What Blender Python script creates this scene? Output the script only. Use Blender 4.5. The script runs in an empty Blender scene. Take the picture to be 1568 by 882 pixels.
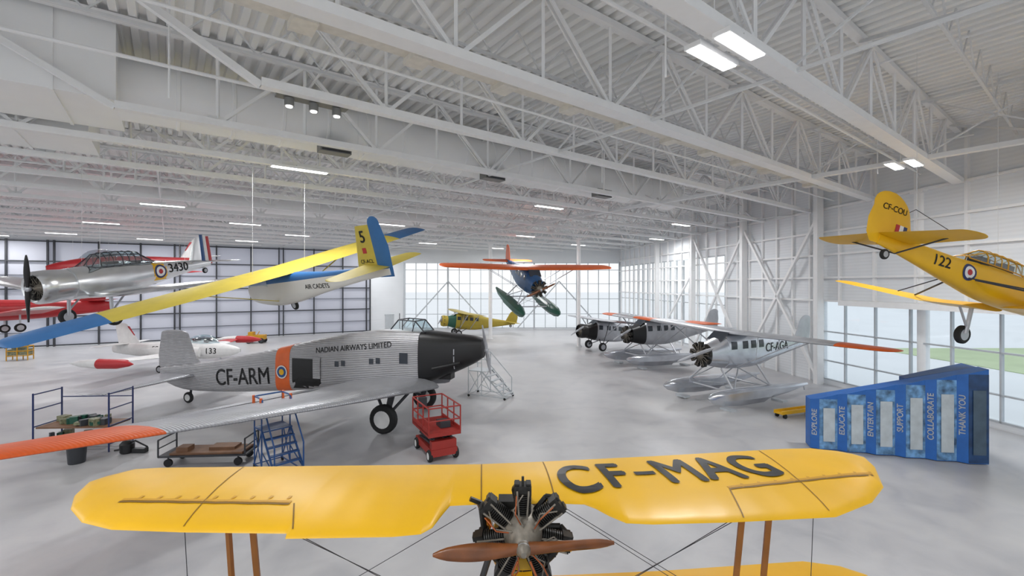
import bpy, bmesh, math, random
from math import sin, cos, pi, radians, sqrt
from mathutils import Vector, Matrix
from mathutils.bvhtree import BVHTree
random.seed(3)
scene = bpy.context.scene
COL = scene.collection

# ------------------------------------------------------------ materials
def lin(c):
    r = []
    for v in c:
        v = v / 255.0
        r.append(v / 12.92 if v <= 0.04045 else ((v + 0.055) / 1.055) ** 2.4)
    return (r[0], r[1], r[2], 1.0)

def mat(name, col, rough=0.5, metal=0.0, var=0.06, scale=3.0, bump=0.0, bscale=20.0, emis=0.0, wave=None, coat=0.0):
    m = bpy.data.materials.new(name); m.use_nodes = True
    nt = m.node_tree; N = nt.nodes; L = nt.links
    b = N['Principled BSDF']
    c = lin(col)
    tc = N.new('ShaderNodeTexCoord')
    nz = N.new('ShaderNodeTexNoise'); nz.inputs['Scale'].default_value = scale; nz.inputs['Detail'].default_value = 4
    L.new(tc.outputs['Object'], nz.inputs['Vector'])
    rp = N.new('ShaderNodeValToRGB')
    rp.color_ramp.elements[0].position = 0.3; rp.color_ramp.elements[1].position = 0.7
    rp.color_ramp.elements[0].color = tuple(max(0, x * (1 - var)) for x in c[:3]) + (1,)
    rp.color_ramp.elements[1].color = tuple(min(1, x * (1 + var)) for x in c[:3]) + (1,)
    L.new(nz.outputs['Fac'], rp.inputs['Fac'])
    out = rp.outputs['Color']
    if wave:
        ax, sc, dark, bs = wave
        wv = N.new('ShaderNodeTexWave'); wv.wave_type = 'BANDS'; wv.bands_direction = ax
        wv.inputs['Scale'].default_value = sc
        L.new(tc.outputs['Object'], wv.inputs['Vector'])
        mx = N.new('ShaderNodeMix'); mx.data_type = 'RGBA'; mx.blend_type = 'MULTIPLY'
        mx.inputs[0].default_value = 1.0
        r2 = N.new('ShaderNodeValToRGB')
        r2.color_ramp.elements[0].color = (1 - dark, 1 - dark, 1 - dark, 1)
        r2.color_ramp.elements[1].color = (1, 1, 1, 1)
        L.new(wv.outputs['Fac'], r2.inputs['Fac'])
        L.new(out, mx.inputs[6]); L.new(r2.outputs['Color'], mx.inputs[7])
        out = mx.outputs[2]
        bp = N.new('ShaderNodeBump'); bp.inputs['Strength'].default_value = bs; bp.inputs['Distance'].default_value = 0.03
        L.new(wv.outputs['Fac'], bp.inputs['Height']); L.new(bp.outputs['Normal'], b.inputs['Normal'])
    elif bump > 0:
        n2 = N.new('ShaderNodeTexNoise'); n2.inputs['Scale'].default_value = bscale
        L.new(tc.outputs['Object'], n2.inputs['Vector'])
        bp = N.new('ShaderNodeBump'); bp.inputs['Strength'].default_value = bump; bp.inputs['Distance'].default_value = 0.02
        L.new(n2.outputs['Fac'], bp.inputs['Height']); L.new(bp.outputs['Normal'], b.inputs['Normal'])
    L.new(out, b.inputs['Base Color'])
    b.inputs['Roughness'].default_value = rough
    b.inputs['Metallic'].default_value = metal
    if coat: b.inputs['Coat Weight'].default_value = coat; b.inputs['Coat Roughness'].default_value = 0.1
    if emis > 0:
        b.inputs['Emission Color'].default_value = c
        b.inputs['Emission Strength'].default_value = emis
    return m

def split_mat(name, top, bot, zlim, slope=0.0, rough=0.45):
    m = mat(name, top, rough)
    nt = m.node_tree; N = nt.nodes; L = nt.links; b = N['Principled BSDF']
    tc = N.new('ShaderNodeTexCoord'); sp = N.new('ShaderNodeSeparateXYZ'); L.new(tc.outputs['Object'], sp.inputs[0])
    mu = N.new('ShaderNodeMath'); mu.operation = 'MULTIPLY_ADD'; mu.inputs[1].default_value = slope
    L.new(sp.outputs['X'], mu.inputs[0]); L.new(sp.outputs['Z'], mu.inputs[2])
    gt = N.new('ShaderNodeMath'); gt.operation = 'GREATER_THAN'; gt.inputs[1].default_value = zlim
    L.new(mu.outputs[0], gt.inputs[0])
    mx = N.new('ShaderNodeMix'); mx.data_type = 'RGBA'
    L.new(gt.outputs[0], mx.inputs[0]); mx.inputs[6].default_value = lin(bot); mx.inputs[7].default_value = lin(top)
    L.new(mx.outputs[2], b.inputs['Base Color'])
    return m

def glass_mat(name, tint=(225, 238, 242), t=0.75):
    m = bpy.data.materials.new(name); m.use_nodes = True
    nt = m.node_tree; N = nt.nodes; L = nt.links; N.clear()
    o = N.new('ShaderNodeOutputMaterial'); mx = N.new('ShaderNodeMixShader')
    tr = N.new('ShaderNodeBsdfTransparent'); tr.inputs[0].default_value = lin(tint)
    gl = N.new('ShaderNodeBsdfGlossy'); gl.inputs['Roughness'].default_value = 0.05
    nz = N.new('ShaderNodeTexNoise'); nz.inputs['Scale'].default_value = 2
    mr = N.new('ShaderNodeMapRange'); mr.inputs[3].default_value = max(0, 1 - t - 0.02); mr.inputs[4].default_value = 1 - t + 0.02
    L.new(nz.outputs['Fac'], mr.inputs[0]); L.new(mr.outputs[0], mx.inputs[0])
    L.new(tr.outputs[0], mx.inputs[1]); L.new(gl.outputs[0], mx.inputs[2]); L.new(mx.outputs[0], o.inputs[0])
    return m

def translucent_mat(name, col, f=0.5):
    m = mat(name, col, 0.6, var=0.03, scale=0.3)
    nt = m.node_tree; N = nt.nodes; L = nt.links
    b = N['Principled BSDF']; o = [n for n in N if n.type == 'OUTPUT_MATERIAL'][0]
    t = N.new('ShaderNodeBsdfTranslucent'); t.inputs[0].default_value = lin(col)
    mx = N.new('ShaderNodeMixShader'); mx.inputs[0].default_value = f
    L.new(b.outputs[0], mx.inputs[1]); L.new(t.outputs[0], mx.inputs[2]); L.new(mx.outputs[0], o.inputs[0])
    return m

M = {}
M['steel'] = mat('white_painted_steel', (240, 240, 240), 0.45, var=0.02)
M['steel2'] = mat('white_steel_shade', (222, 223, 224), 0.5, var=0.03)
M['deck'] = mat('roof_deck_metal', (243, 243, 242), 0.6, var=0.02, scale=0.4)
M['duct'] = mat('duct_paint', (244, 244, 244), 0.5, var=0.02, scale=0.8)
M['tray'] = mat('cable_tray_metal', (224, 219, 208), 0.5, var=0.06, scale=6)
M['wall'] = mat('wall_panel_white', (230, 233, 236), 0.55, var=0.02, scale=0.5, wave=('Z', 1.6, 0.04, 0.12))
M['mull'] = mat('mullion_grey', (188, 193, 197), 0.4, var=0.04)
M['dark'] = mat('dark_steel', (52, 54, 59), 0.5)
M['black'] = mat('black_paint', (20, 20, 22), 0.4)
M['rubber'] = mat('tyre_rubber', (28, 28, 29), 0.75)
M['chrome'] = mat('polished_aluminium', (222, 224, 226), 0.24, 0.95, var=0.08, scale=2, bump=0.1, bscale=3)
M['alu'] = mat('silver_dope', (184, 186, 191), 0.38, 0.45, var=0.08, scale=2)
M['alu2'] = mat('bright_aluminium_skin', (206, 209, 215), 0.26, 0.75, var=0.12, scale=1.5, bump=0.15, bscale=3)
M['corrf'] = mat('corrugated_fuselage_metal', (174, 173, 176), 0.4, 0.35, wave=('Z', 3.6, 0.16, 0.5))
M['corrw'] = mat('corrugated_wing_metal', (172, 173, 178), 0.36, 0.5, wave=('Y', 3.6, 0.12, 0.4))
M['corro'] = mat('corrugated_wing_orange', (218, 92, 32), 0.45, 0.0, wave=('Y', 3.6, 0.06, 0.15))
M['orange'] = mat('orange_paint', (220, 100, 42), 0.45)
M['yel'] = mat('yellow_fabric', (224, 172, 16), 0.38, var=0.06, scale=1.2)
M['yel2'] = mat('yellow_trim_tape', (194, 142, 12), 0.45)
M['yeld'] = mat('yellow_shade_seam', (122, 88, 14), 0.5)
M['gyel'] = mat('glider_yellow', (198, 178, 70), 0.55)
M['gblue'] = mat('glider_blue', (44, 104, 162), 0.5)
M['white'] = mat('white_paint', (222, 222, 221), 0.4)
M['red'] = mat('red_paint', (176, 38, 44), 0.4)
M['lred'] = mat('lift_red_paint', (154, 42, 34), 0.5)
M['blue'] = mat('blue_paint', (34, 78, 134), 0.45)
M['navy'] = mat('navy_paint', (30, 44, 92), 0.45)
M['dblue'] = mat('dark_blue_paint', (24, 74, 120), 0.4)
M['green'] = mat('green_paint', (30, 82, 66), 0.4)
M['olive'] = mat('olive_yellow_paint', (166, 146, 48), 0.45)
M['wood'] = mat('varnished_wood', (112, 62, 24), 0.32, var=0.3, scale=6)
M['strut'] = mat('strut_wood', (150, 92, 30), 0.45, var=0.15)
M['engine'] = mat('engine_black_metal', (42, 40, 37), 0.42, 0.4, var=.35, scale=14)
M['case'] = mat('crankcase_grey', (128, 121, 110), 0.45, 0.4, var=0.3, scale=12)
M['copper'] = mat('copper_lead', (170, 90, 50), 0.4, 0.6)
M['glass'] = glass_mat('canopy_glass')
M['wglass'] = glass_mat('window_glass', (250, 253, 255), 0.96)
M['win'] = mat('dark_window', (52, 58, 66), 0.15)
M['door'] = translucent_mat('hangar_door_fabric', (220, 221, 228), 0.5)
M['lamp'] = mat('led_panel', (255, 255, 255), 0.4, emis=8.0, var=0.0)
M['vent'] = mat('vent_grille', (120, 120, 118), 0.5)
M['apron'] = mat('outdoor_apron', (236, 237, 236), 0.8, scale=0.2, var=.02)
M['grass'] = mat('haze_washed_grass', (190, 204, 162), 0.9, var=0.08, scale=0.3)  # green washed out so the outdoor haze sits in the colour
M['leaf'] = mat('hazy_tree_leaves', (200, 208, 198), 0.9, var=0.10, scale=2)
M['kblue'] = mat('display_blue', (36, 98, 174), 0.5, var=0.1)
M['kpic'] = mat('display_sky_print', (96, 138, 178), 0.5, var=0.75, scale=3.5)
M['kgrey'] = mat('display_grey_panel', (184, 192, 196), 0.45, var=0.12)
M['knav'] = mat('display_navy_panel', (30, 62, 104), 0.45, var=0.35)
M['kdk'] = mat('display_dark_plaque', (70, 88, 104), 0.45, var=0.15)
M['brown'] = mat('cart_plywood', (120, 86, 62), 0.6, var=0.2)
M['tool'] = mat('toolbox_mixed', (120, 120, 92), 0.5, var=0.5, scale=12)

def floor_mat():
    m = bpy.data.materials.new('polished_concrete'); m.use_nodes = True
    nt = m.node_tree; N = nt.nodes; L = nt.links; b = N['Principled BSDF']
    tc = N.new('ShaderNodeTexCoord')
    def noise(s, d, w=0.0):
        n = N.new('ShaderNodeTexNoise'); n.inputs['Scale'].default_value = s; n.inputs['Detail'].default_value = d
        n.inputs['Distortion'].default_value = w
        L.new(tc.outputs['Object'], n.inputs['Vector']); return n
    a = noise(0.13, 5, 0.9); c = noise(0.9, 10, 0.6)
    mx = N.new('ShaderNodeMath'); mx.operation = 'MULTIPLY_ADD'; mx.inputs[1].default_value = 0.55
    hf = N.new('ShaderNodeMath'); hf.operation = 'MULTIPLY'; hf.inputs[1].default_value = 0.45
    L.new(c.outputs['Fac'], hf.inputs[0]); L.new(a.outputs['Fac'], mx.inputs[0]); L.new(hf.outputs[0], mx.inputs[2])
    rp = N.new('ShaderNodeValToRGB'); e = rp.color_ramp.elements
    e[0].position = 0.34; e[0].color = lin((164, 164, 168))
    e[1].position = 0.64; e[1].color = lin((194, 193, 193))
    k = e.new(0.48); k.color = lin((182, 181, 183))
    L.new(mx.outputs[0], rp.inputs[0]); L.new(rp.outputs[0], b.inputs['Base Color'])
    mr = N.new('ShaderNodeMapRange'); mr.inputs[3].default_value = 0.24; mr.inputs[4].default_value = 0.50
    L.new(c.outputs['Fac'], mr.inputs[0]); L.new(mr.outputs[0], b.inputs['Roughness'])
    return m
M['floor'] = floor_mat()

# ------------------------------------------------------------ mesh builder
def sg(v): return -1.0 if v < 0 else 1.0

class MB:
    def __init__(s): s.v = []; s.f = []
    def add(s, vs, fs):
        o = len(s.v); s.v += [tuple(v) for v in vs]; s.f += [[i + o for i in f] for f in fs]; return s
    def box(s, c, sz, rot=None):
        vs = []
        for x in (-.5, .5):
            for y in (-.5, .5):
                for z in (-.5, .5):
                    p = Vector((x * sz[0], y * sz[1], z * sz[2]))
                    if rot: p = rot @ p
                    vs.append(p + Vector(c))
        return s.add(vs, [(0, 1, 3, 2), (4, 6, 7, 5), (0, 4, 5, 1), (2, 3, 7, 6), (0, 2, 6, 4), (1, 5, 7, 3)])
    def beam(s, p, q, w, h):
        p = Vector(p); q = Vector(q); d = q - p; L = d.length
        if L < 1e-5: return s
        d /= L; up = Vector((0, 0, 1)) if abs(d.z) < 0.99 else Vector((1, 0, 0))
        sd = d.cross(up).normalized(); up = sd.cross(d)
        vs = []
        for t in (p, q):
            for a, b in ((-1, -1), (1, -1), (1, 1), (-1, 1)):
                vs.append(t + sd * a * w / 2 + up * b * h / 2)
        return s.add(vs, [(0, 1, 2, 3), (7, 6, 5, 4), (0, 4, 5, 1), (1, 5, 6, 2), (2, 6, 7, 3), (3, 7, 4, 0)])
    def tube(s, p, q, r, r2=None, n=8):
        p = Vector(p); q = Vector(q); d = q - p
        if d.length < 1e-6: return s
        d.normalize(); a = Vector((0, 0, 1)) if abs(d.z) < 0.9 else Vector((1, 0, 0))
        u = d.cross(a).normalized(); w = d.cross(u); r2 = r if r2 is None else r2
        vs = [p + (u * cos(2 * pi * i / n) + w * sin(2 * pi * i / n)) * r for i in range(n)]
        vs += [q + (u * cos(2 * pi * i / n) + w * sin(2 * pi * i / n)) * r2 for i in range(n)]
        fs = [(i, (i + 1) % n, n + (i + 1) % n, n + i) for i in range(n)] + [list(range(n)), list(range(n, 2 * n))]
        return s.add(vs, fs)
    def path(s, pts, r, n=6):
        for a, b in zip(pts[:-1], pts[1:]): s.tube(a, b, r, n=n)
        return s
    def loft(s, rings, caps=True):
        n = len(rings[0]); vs = [p for r in rings for p in r]; fs = []
        for k in range(len(rings) - 1):
            for i in range(n):
                fs.append((k * n + i, k * n + (i + 1) % n, (k + 1) * n + (i + 1) % n, (k + 1) * n + i))
        if caps: fs.append(list(range(n))); fs.append(list(range((len(rings) - 1) * n, len(rings) * n)))
        return s.add(vs, fs)
    def rev(s, prof, o, axis, n=20):
        o = Vector(o); d = Vector(axis).normalized(); a = Vector((0, 0, 1)) if abs(d.z) < 0.9 else Vector((1, 0, 0))
        u = d.cross(a).normalized(); w = d.cross(u)
        return s.loft([[o + d * t + (u * cos(2 * pi * i / n) + w * sin(2 * pi * i / n)) * max(r, .001) for i in range(n)] for t, r in prof])
    def sphere(s, c, r, n=12):
        rx, ry, rz = r if isinstance(r, tuple) else (r, r, r)
        rings = []
        for k in range(n // 2 + 1):
            a = -pi / 2 + pi * k / (n // 2)
            rings.append([(c[0] + rx * max(cos(a), .001) * cos(2 * pi * i / n), c[1] + ry * max(cos(a), .001) * sin(2 * pi * i / n), c[2] + rz * sin(a)) for i in range(n)])
        return s.loft(rings)
    def prism(s, foot, zb, zt):
        n = len(foot)
        vs = [(p[0], p[1], zb) for p in foot] + [(p[0], p[1], z) for p, z in zip(foot, zt)]
        return s.add(vs, [(i, (i + 1) % n, n + (i + 1) % n, n + i) for i in range(n)] + [list(range(n)), list(range(n, 2 * n))])
    def xf(s, m): s.v = [tuple(m @ Vector(v)) for v in s.v]; return s
    def make(s, name, m, parent=None, smooth=False):
        me = bpy.data.meshes.new(name); me.from_pydata(s.v, [], s.f)
        bm = bmesh.new(); bm.from_mesh(me); bmesh.ops.recalc_face_normals(bm, faces=bm.faces); bm.to_mesh(me); bm.free()
        me.materials.append(M[m] if isinstance(m, str) else m)
        if smooth:
            me.shade_smooth()
            try: me.set_sharp_from_angle(angle=radians(38))
            except Exception: pass
        o = bpy.data.objects.new(name, me); COL.objects.link(o)
        if parent: o.parent = parent
        return o

def empty(name, loc=(0, 0, 0), head=0, pitch=0, roll=0):
    e = bpy.data.objects.new(name, None); COL.objects.link(e); e.empty_display_size = 0.3
    e.matrix_world = Matrix.Translation(Vector(loc)) @ Matrix.Rotation(radians(head), 4, 'Z') @ Matrix.Rotation(radians(-pitch), 4, 'Y') @ Matrix.Rotation(radians(roll), 4, 'X')
    return e

def reanchor(e, loc):
    T = Matrix.Translation(-Vector(loc))
    for c in e.children:
        c.data.transform(T)
    e.location = loc

def sec_at(secs, x):
    S = sorted(secs, key=lambda a: -a[0])
    if x >= S[0][0]: return S[0]
    if x <= S[-1][0]: return S[-1]
    for i in range(len(S) - 1):
        if S[i][0] >= x >= S[i + 1][0]:
            a = S[max(i - 1, 0)]; b = S[i]; c = S[i + 1]; d = S[min(i + 2, len(S) - 1)]
            t = (b[0] - x) / (b[0] - c[0]); out = [x]
            for k in range(1, 4):
                m1 = (c[k] - a[k]) / max(1e-6, (a[0] - c[0])) * (b[0] - c[0]) if a is not b else (c[k] - b[k])
                m2 = (d[k] - b[k]) / max(1e-6, (b[0] - d[0])) * (b[0] - c[0]) if d is not c else (c[k] - b[k])
                t2 = t * t; t3 = t2 * t
                out.append((2 * t3 - 3 * t2 + 1) * b[k] + (t3 - 2 * t2 + t) * m1 + (-2 * t3 + 3 * t2) * c[k] + (t3 - t2) * m2)
            return tuple(out)

def fus(mb, secs, x0=None, x1=None, grow=0.0, e=2.5, n=28, k=16):
    x0 = max(s[0] for s in secs) if x0 is None else x0
    x1 = min(s[0] for s in secs) if x1 is None else x1
    rings = []
    for i in range(k + 1):
        x, zb, zt, hw = sec_at(secs, x0 + (x1 - x0) * i / k)
        zc = (zb + zt) / 2; hh = (zt - zb) / 2 + grow; w = hw + grow
        r = []
        for j in range(n):
            a = 2 * pi * j / n; c, s_ = cos(a), sin(a)
            r.append((x, w * sg(c) * abs(c) ** (2 / e), zc + hh * sg(s_) * abs(s_) ** (2 / e)))
        rings.append(r)
    return mb.loft(rings)

AF = [0, .015, .06, .15, .3, .5, .7, .87, 1.0]
def yt(f, t): return 5 * t * (0.2969 * sqrt(f) - 0.126 * f - 0.3516 * f * f + 0.2843 * f ** 3 - 0.1015 * f ** 4)
def foil(t, camber=0.0):
    up = [(f, yt(f, t) + camber * 4 * f * (1 - f)) for f in AF]
    lo = [(f, -yt(f, t) * .8 + camber * 4 * f * (1 - f)) for f in reversed(AF[1:-1])]
    return up + lo

def surf(mb, st, axis='y', tip=0.0, camber=0.02, inc=0.0):
    st = [tuple(a) for a in st]
    if tip:
        p, xl, c, o, t = st[-1]; pp = st[-2]; d = sg(p - pp[0]); so = (o - pp[3]) / abs(p - pp[0]); sx = (xl - pp[1]) / abs(p - pp[0])
        for tt in (.3, .55, .75, .9, .98):
            c2 = c * sqrt(1 - tt * tt); st.append((p + d * tip * tt, xl + sx * tip * tt - (c - c2) * .45, c2, o + so * tip * tt, t))
    rings = []
    for p, xl, c, o, t in st:
        r = []
        for f, z in foil(t, camber if axis == 'y' else 0):
            r.append((xl - c * f, p, o + c * z - c * (f - .4) * inc) if axis == 'y' else (xl - c * f, o + c * z, p))
        rings.append(r)
    return mb.loft(rings)

def st_at(st, p):
    for a, b in zip(st[:-1], st[1:]):
        lo, hi = min(a[0], b[0]), max(a[0], b[0])
        if lo - 1e-6 <= p <= hi + 1e-6:
            t = (p - a[0]) / (b[0] - a[0]); return tuple(a[k] + (b[k] - a[k]) * t for k in range(5))
    return st[-1]

def wings(e, st, m, tipcol=None, tiplen=0, tip=0.5, name='wing', inc=0.0):
    out = []
    for sd in (1, -1):
        S = [(a[0] * sd,) + tuple(a[1:]) for a in st]
        if tipcol:
            cut = S[-1][0] - sd * tiplen; c = st_at(S, cut)
            A = [a for a in S if abs(a[0]) < abs(cut)] + [c]; B = [c] + [a for a in S if abs(a[0]) > abs(cut)]
            out.append(surf(MB(), A, inc=inc).make(name + ('_left' if sd > 0 else '_right'), m, e, True))
            surf(MB(), B, tip=tip, inc=inc).make(name + '_tip', tipcol, e, True)
        else:
            out.append(surf(MB(), S, tip=tip, inc=inc).make(name + ('_left' if sd > 0 else '_right'), m, e, True))
    return out

def bvh_of(o):
    me = o.data; return BVHTree.FromPolygons([v.co.copy() for v in me.vertices], [list(p.vertices) for p in me.polygons])

def project(me, bvh, d, off=0.012):
    d = Vector(d)
    for v in me.vertices:
        h = bvh.ray_cast(v.co - d * 4, d)
        if h[0] is not None: v.co = h[0] - d * off

def axes(side):
    if side == 'top': return Matrix(((1, 0, 0), (0, 1, 0), (0, 0, 1)))
    if side == -1: return Matrix(((1, 0, 0), (0, 0, -1), (0, 1, 0)))
    return Matrix(((-1, 0, 0), (0, 0, 1), (0, 1, 0)))

def text(s, size, m, e, R, loc, target=None, bold=0.0, name='lettering', rot=0, ext=0.0, align='CENTER', sx=1.0):
    cu = bpy.data.curves.new(name, 'FONT'); cu.body = s; cu.size = size; cu.align_x = align; cu.align_y = 'CENTER'
    cu.extrude = ext
    o = bpy.data.objects.new(name, cu); COL.objects.link(o)
    bpy.context.view_layer.update()
    dg = bpy.context.evaluated_depsgraph_get()
    me = bpy.data.meshes.new_from_object(o.evaluated_get(dg)); bpy.data.objects.remove(o)
    bm = bmesh.new()
    offs = [(0, 0)] if not bold else [(0, 0), (bold, 0), (-bold, 0), (0, bold * .8), (0, -bold * .8)]
    for dx, dy in offs:
        m2 = me.copy(); m2.transform(Matrix.Translation((dx * size, dy * size, 0))); bm.from_mesh(m2); bpy.data.meshes.remove(m2)
    if target:
        for i in range(-5, 6):
            bmesh.ops.bisect_plane(bm, geom=bm.verts[:] + bm.edges[:] + bm.faces[:], plane_co=(0, i * size / 10, 0), plane_no=(0, 1, 0))
    bm.transform(Matrix.Translation(Vector(loc)) @ R.to_4x4() @ Matrix.Rotation(radians(rot), 4, 'Z') @ Matrix.Diagonal((sx, 1, 1, 1)))
    bm.to_mesh(me); bm.free()
    if target: project(me, bvh_of(target), R @ Vector((0, 0, -1)), 0.012)
    me.materials.clear(); me.materials.append(M[m])
    ob = bpy.data.objects.new(name, me); COL.objects.link(ob); ob.parent = e
    return ob

def decal(pts2, m, e, R, loc, target, name='marking', off=0.01, n=None):
    c = Vector((sum(p[0] for p in pts2) / len(pts2), sum(p[1] for p in pts2) / len(pts2), 0))
    vs = [c]; fs = []; K = 4; n_ = len(pts2)
    for k in range(1, K + 1):
        for p in pts2: vs.append(c + (Vector((p[0], p[1], 0)) - c) * k / K)
    for i in range(n_): fs.append((0, 1 + i, 1 + (i + 1) % n_))
    for k in range(K - 1):
        for i in range(n_):
            a = 1 + k * n_; fs.append((a + i, a + (i + 1) % n_, a + n_ + (i + 1) % n_, a + n_ + i))
    me = bpy.data.meshes.new(name); me.from_pydata([R @ v + Vector(loc) for v in vs], [], fs)
    project(me, bvh_of(target), R @ Vector((0, 0, -1)), off)
    me.materials.append(M[m]); o = bpy.data.objects.new(name, me); COL.objects.link(o); o.parent = e
    return o

def rect(w, h, k=4):
    p = []
    for a, b in (((-w, -h), (w, -h)), ((w, -h), (w, h)), ((w, h), (-w, h)), ((-w, h), (-w, -h))):
        for i in range(k): p.append(((a[0] + (b[0] - a[0]) * i / k) / 2, (a[1] + (b[1] - a[1]) * i / k) / 2))
    return p
def circ(r, n=20): return [(r * cos(2 * pi * i / n), r * sin(2 * pi * i / n)) for i in range(n)]

def roundel(e, R, loc, target, r, extra=None):
    decal(circ(r), 'navy', e, R, loc, target, 'roundel_ring', .012)
    decal(circ(r * .72), 'white', e, R, loc, target, 'roundel_white', .016)
    decal(circ(r * .36), 'red', e, R, loc, target, 'roundel_centre', .02)

def radial(e, x, z, R, nc=9, T=None, lead='copper'):
    T = T or Matrix.Identity(4)
    cyl = MB(); case = MB(); pipe = MB()
    case.rev([(-.35, R * .42), (-.1, R * .45), (.08, R * .40), (.16, R * .28), (.24, R * .17), (.30, R * .10)], (x, 0, z), (1, 0, 0), 20)
    for i in range(nc):
        a = pi / 2 + 2 * pi * i / nc; d = Vector((0, cos(a), sin(a))); o = Vector((x, 0, z))
        prof = []; r0 = R * .40; k = 10
        for j in range(k):
            t = r0 + (R * .86 - r0) * j / k; w = (R * .86 - r0) / k
            prof += [(t, R * .135), (t + w * .35, R * .135), (t + w * .4, R * .185), (t + w * .9, R * .185)]
        cyl.rev(prof, o, d, 12)
        tn = Vector((0, -sin(a), cos(a)))
        cyl.box(o + d * R * .92, (R * .3, R * .36, R * .18), Matrix((Vector((1, 0, 0)), tn, d)).transposed())
        for s_ in (-1, 1):
            pipe.tube(o + d * R * .38 + tn * s_ * R * .08 + Vector((.12, 0, 0)), o + d * R * .95 + tn * s_ * R * .12 + Vector((.1, 0, 0)), R * .02)
            cyl.box(o + d * R * .99 + tn * s_ * R * .12, (R * .22, R * .1, R * .12), Matrix((Vector((1, 0, 0)), tn, d)).transposed())
        case.path([o + d * R * .3 + Vector((.16, 0, 0)), o + d * R * .6 + tn * R * .2 + Vector((.14, 0, 0)), o + d * R * .9 + Vector((.12, 0, 0))], R * .014)
    cyl.xf(T).make('engine_cylinders', 'engine', e, True); case.xf(T).make('engine_crankcase', 'case', e, True)
    pipe.xf(T).make('engine_pushrods', 'case', e, True)

def prop(e, x, z, R, ang, m, nb=2, chord=.09, T=None, hub='case', y=0):
    T = T or Matrix.Identity(4); mb = MB()
    for k in range(nb):
        a = radians(ang) + 2 * pi * k / nb; d = Vector((0, cos(a), sin(a))); tn = Vector((0, -sin(a), cos(a))); X = Vector((1, 0, 0))
        rings = []
        for i in range(13):
            f = .06 + .94 * i / 12; c = chord * R * 2 * (.45 + 1.0 * sin(pi * min(1, f * .95) ** .9) * .75)
            if i == 12: c *= .4
            if i == 11: c *= .85
            tw = radians(68 - 52 * f); cd = tn * cos(tw) + X * sin(tw); nd = tn * -sin(tw) + X * cos(tw); th = .022 + .05 * (1 - f)
            th *= R
            rings.append([Vector((x, y, z)) + d * f * R + cd * c * .5 * cos(q) + nd * th * sin(q) for q in [2 * pi * j / 12 for j in range(12)]])
        mb.loft(rings)
    mb.xf(T).make('propeller_blades', m, e, True)
    h = MB(); h.rev([(-.08, R * .07), (.0, R * .085), (.04, R * .08), (.07, R * .05), (.10, R * .03)], (x, y, z), (1, 0, 0), 16)
    h.xf(T).make('propeller_hub', hub, e, True)

def wheel(mt, mh, c, r, w, ax=(0, 1, 0)):
    c = Vector(c); a = Vector(ax)
    mt.rev([(-w * .5, r * .62), (-w * .5, r * .86), (-w * .3, r * .98), (0, r), (w * .3, r * .98), (w * .5, r * .86), (w * .5, r * .62)], c, a, 24)
    mh.rev([(-w * .52, r * .1), (-w * .5, r * .6), (-w * .4, r * .62), (w * .4, r * .62), (w * .5, r * .6), (w * .52, r * .1)], c, a, 20)

def cables(e, pts, top=13.9):
    inv = e.matrix_world.inverted(); mb = MB()
    for p in pts:
        w = e.matrix_world @ Vector(p); mb.tube(p, inv @ Vector((w.x, w.y, top)), 0.006, n=5)
    mb.make('suspension_cables', 'steel2', e)

# ------------------------------------------------------------ ROOM
H = 6.5
P_R0 = Vector((25.35, -6)); C1 = Vector((15.8, 66.8)); C2 = Vector((-15.5, 66)); C3 = Vector((-75, 33.7)); P_L0 = Vector((-75, -6))
POLY = [P_R0, C1, C2, C3, P_L0]
U = Vector((.8, .6)); Nn = Vector((-.6, .8))
def clip(o, d, poly=POLY):
    lo, hi = -1e9, 1e9; n = len(poly)
    for i in range(n):
        a = poly[i]; b = poly[(i + 1) % n]; ed = b - a; nrm = Vector((-ed.y, ed.x))
        den = nrm.dot(d); num = nrm.dot(a - o)
        if abs(den) < 1e-9:
            if num > 0: return None
            continue
        t = num / den
        if den > 0: lo = max(lo, t)
        else: hi = min(hi, t)
    return (lo, hi) if hi > lo else None

MB().prism([tuple(p) for p in POLY], -.2, [0] * 5).make('floor', 'floor')

ZD = 14.0
mb = MB(); t = -66.0; prof = []
while t < 60:
    prof += [(t, 0), (t + .18, 0), (t + .22, .15), (t + .38, .15)]; t += .42
prev = None
for tt, dz in prof:
    r = clip(U * tt, Nn)
    if r is None: prev = None; continue
    a = U * tt + Nn * r[0]; b = U * tt + Nn * r[1]
    cur = [(a.x, a.y, ZD + dz), (b.x, b.y, ZD + dz)]
    if prev: mb.add([prev[0], prev[1], cur[1], cur[0]], [(0, 1, 2, 3)])
    prev = cur
mb.make('ceiling', 'deck')

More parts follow.
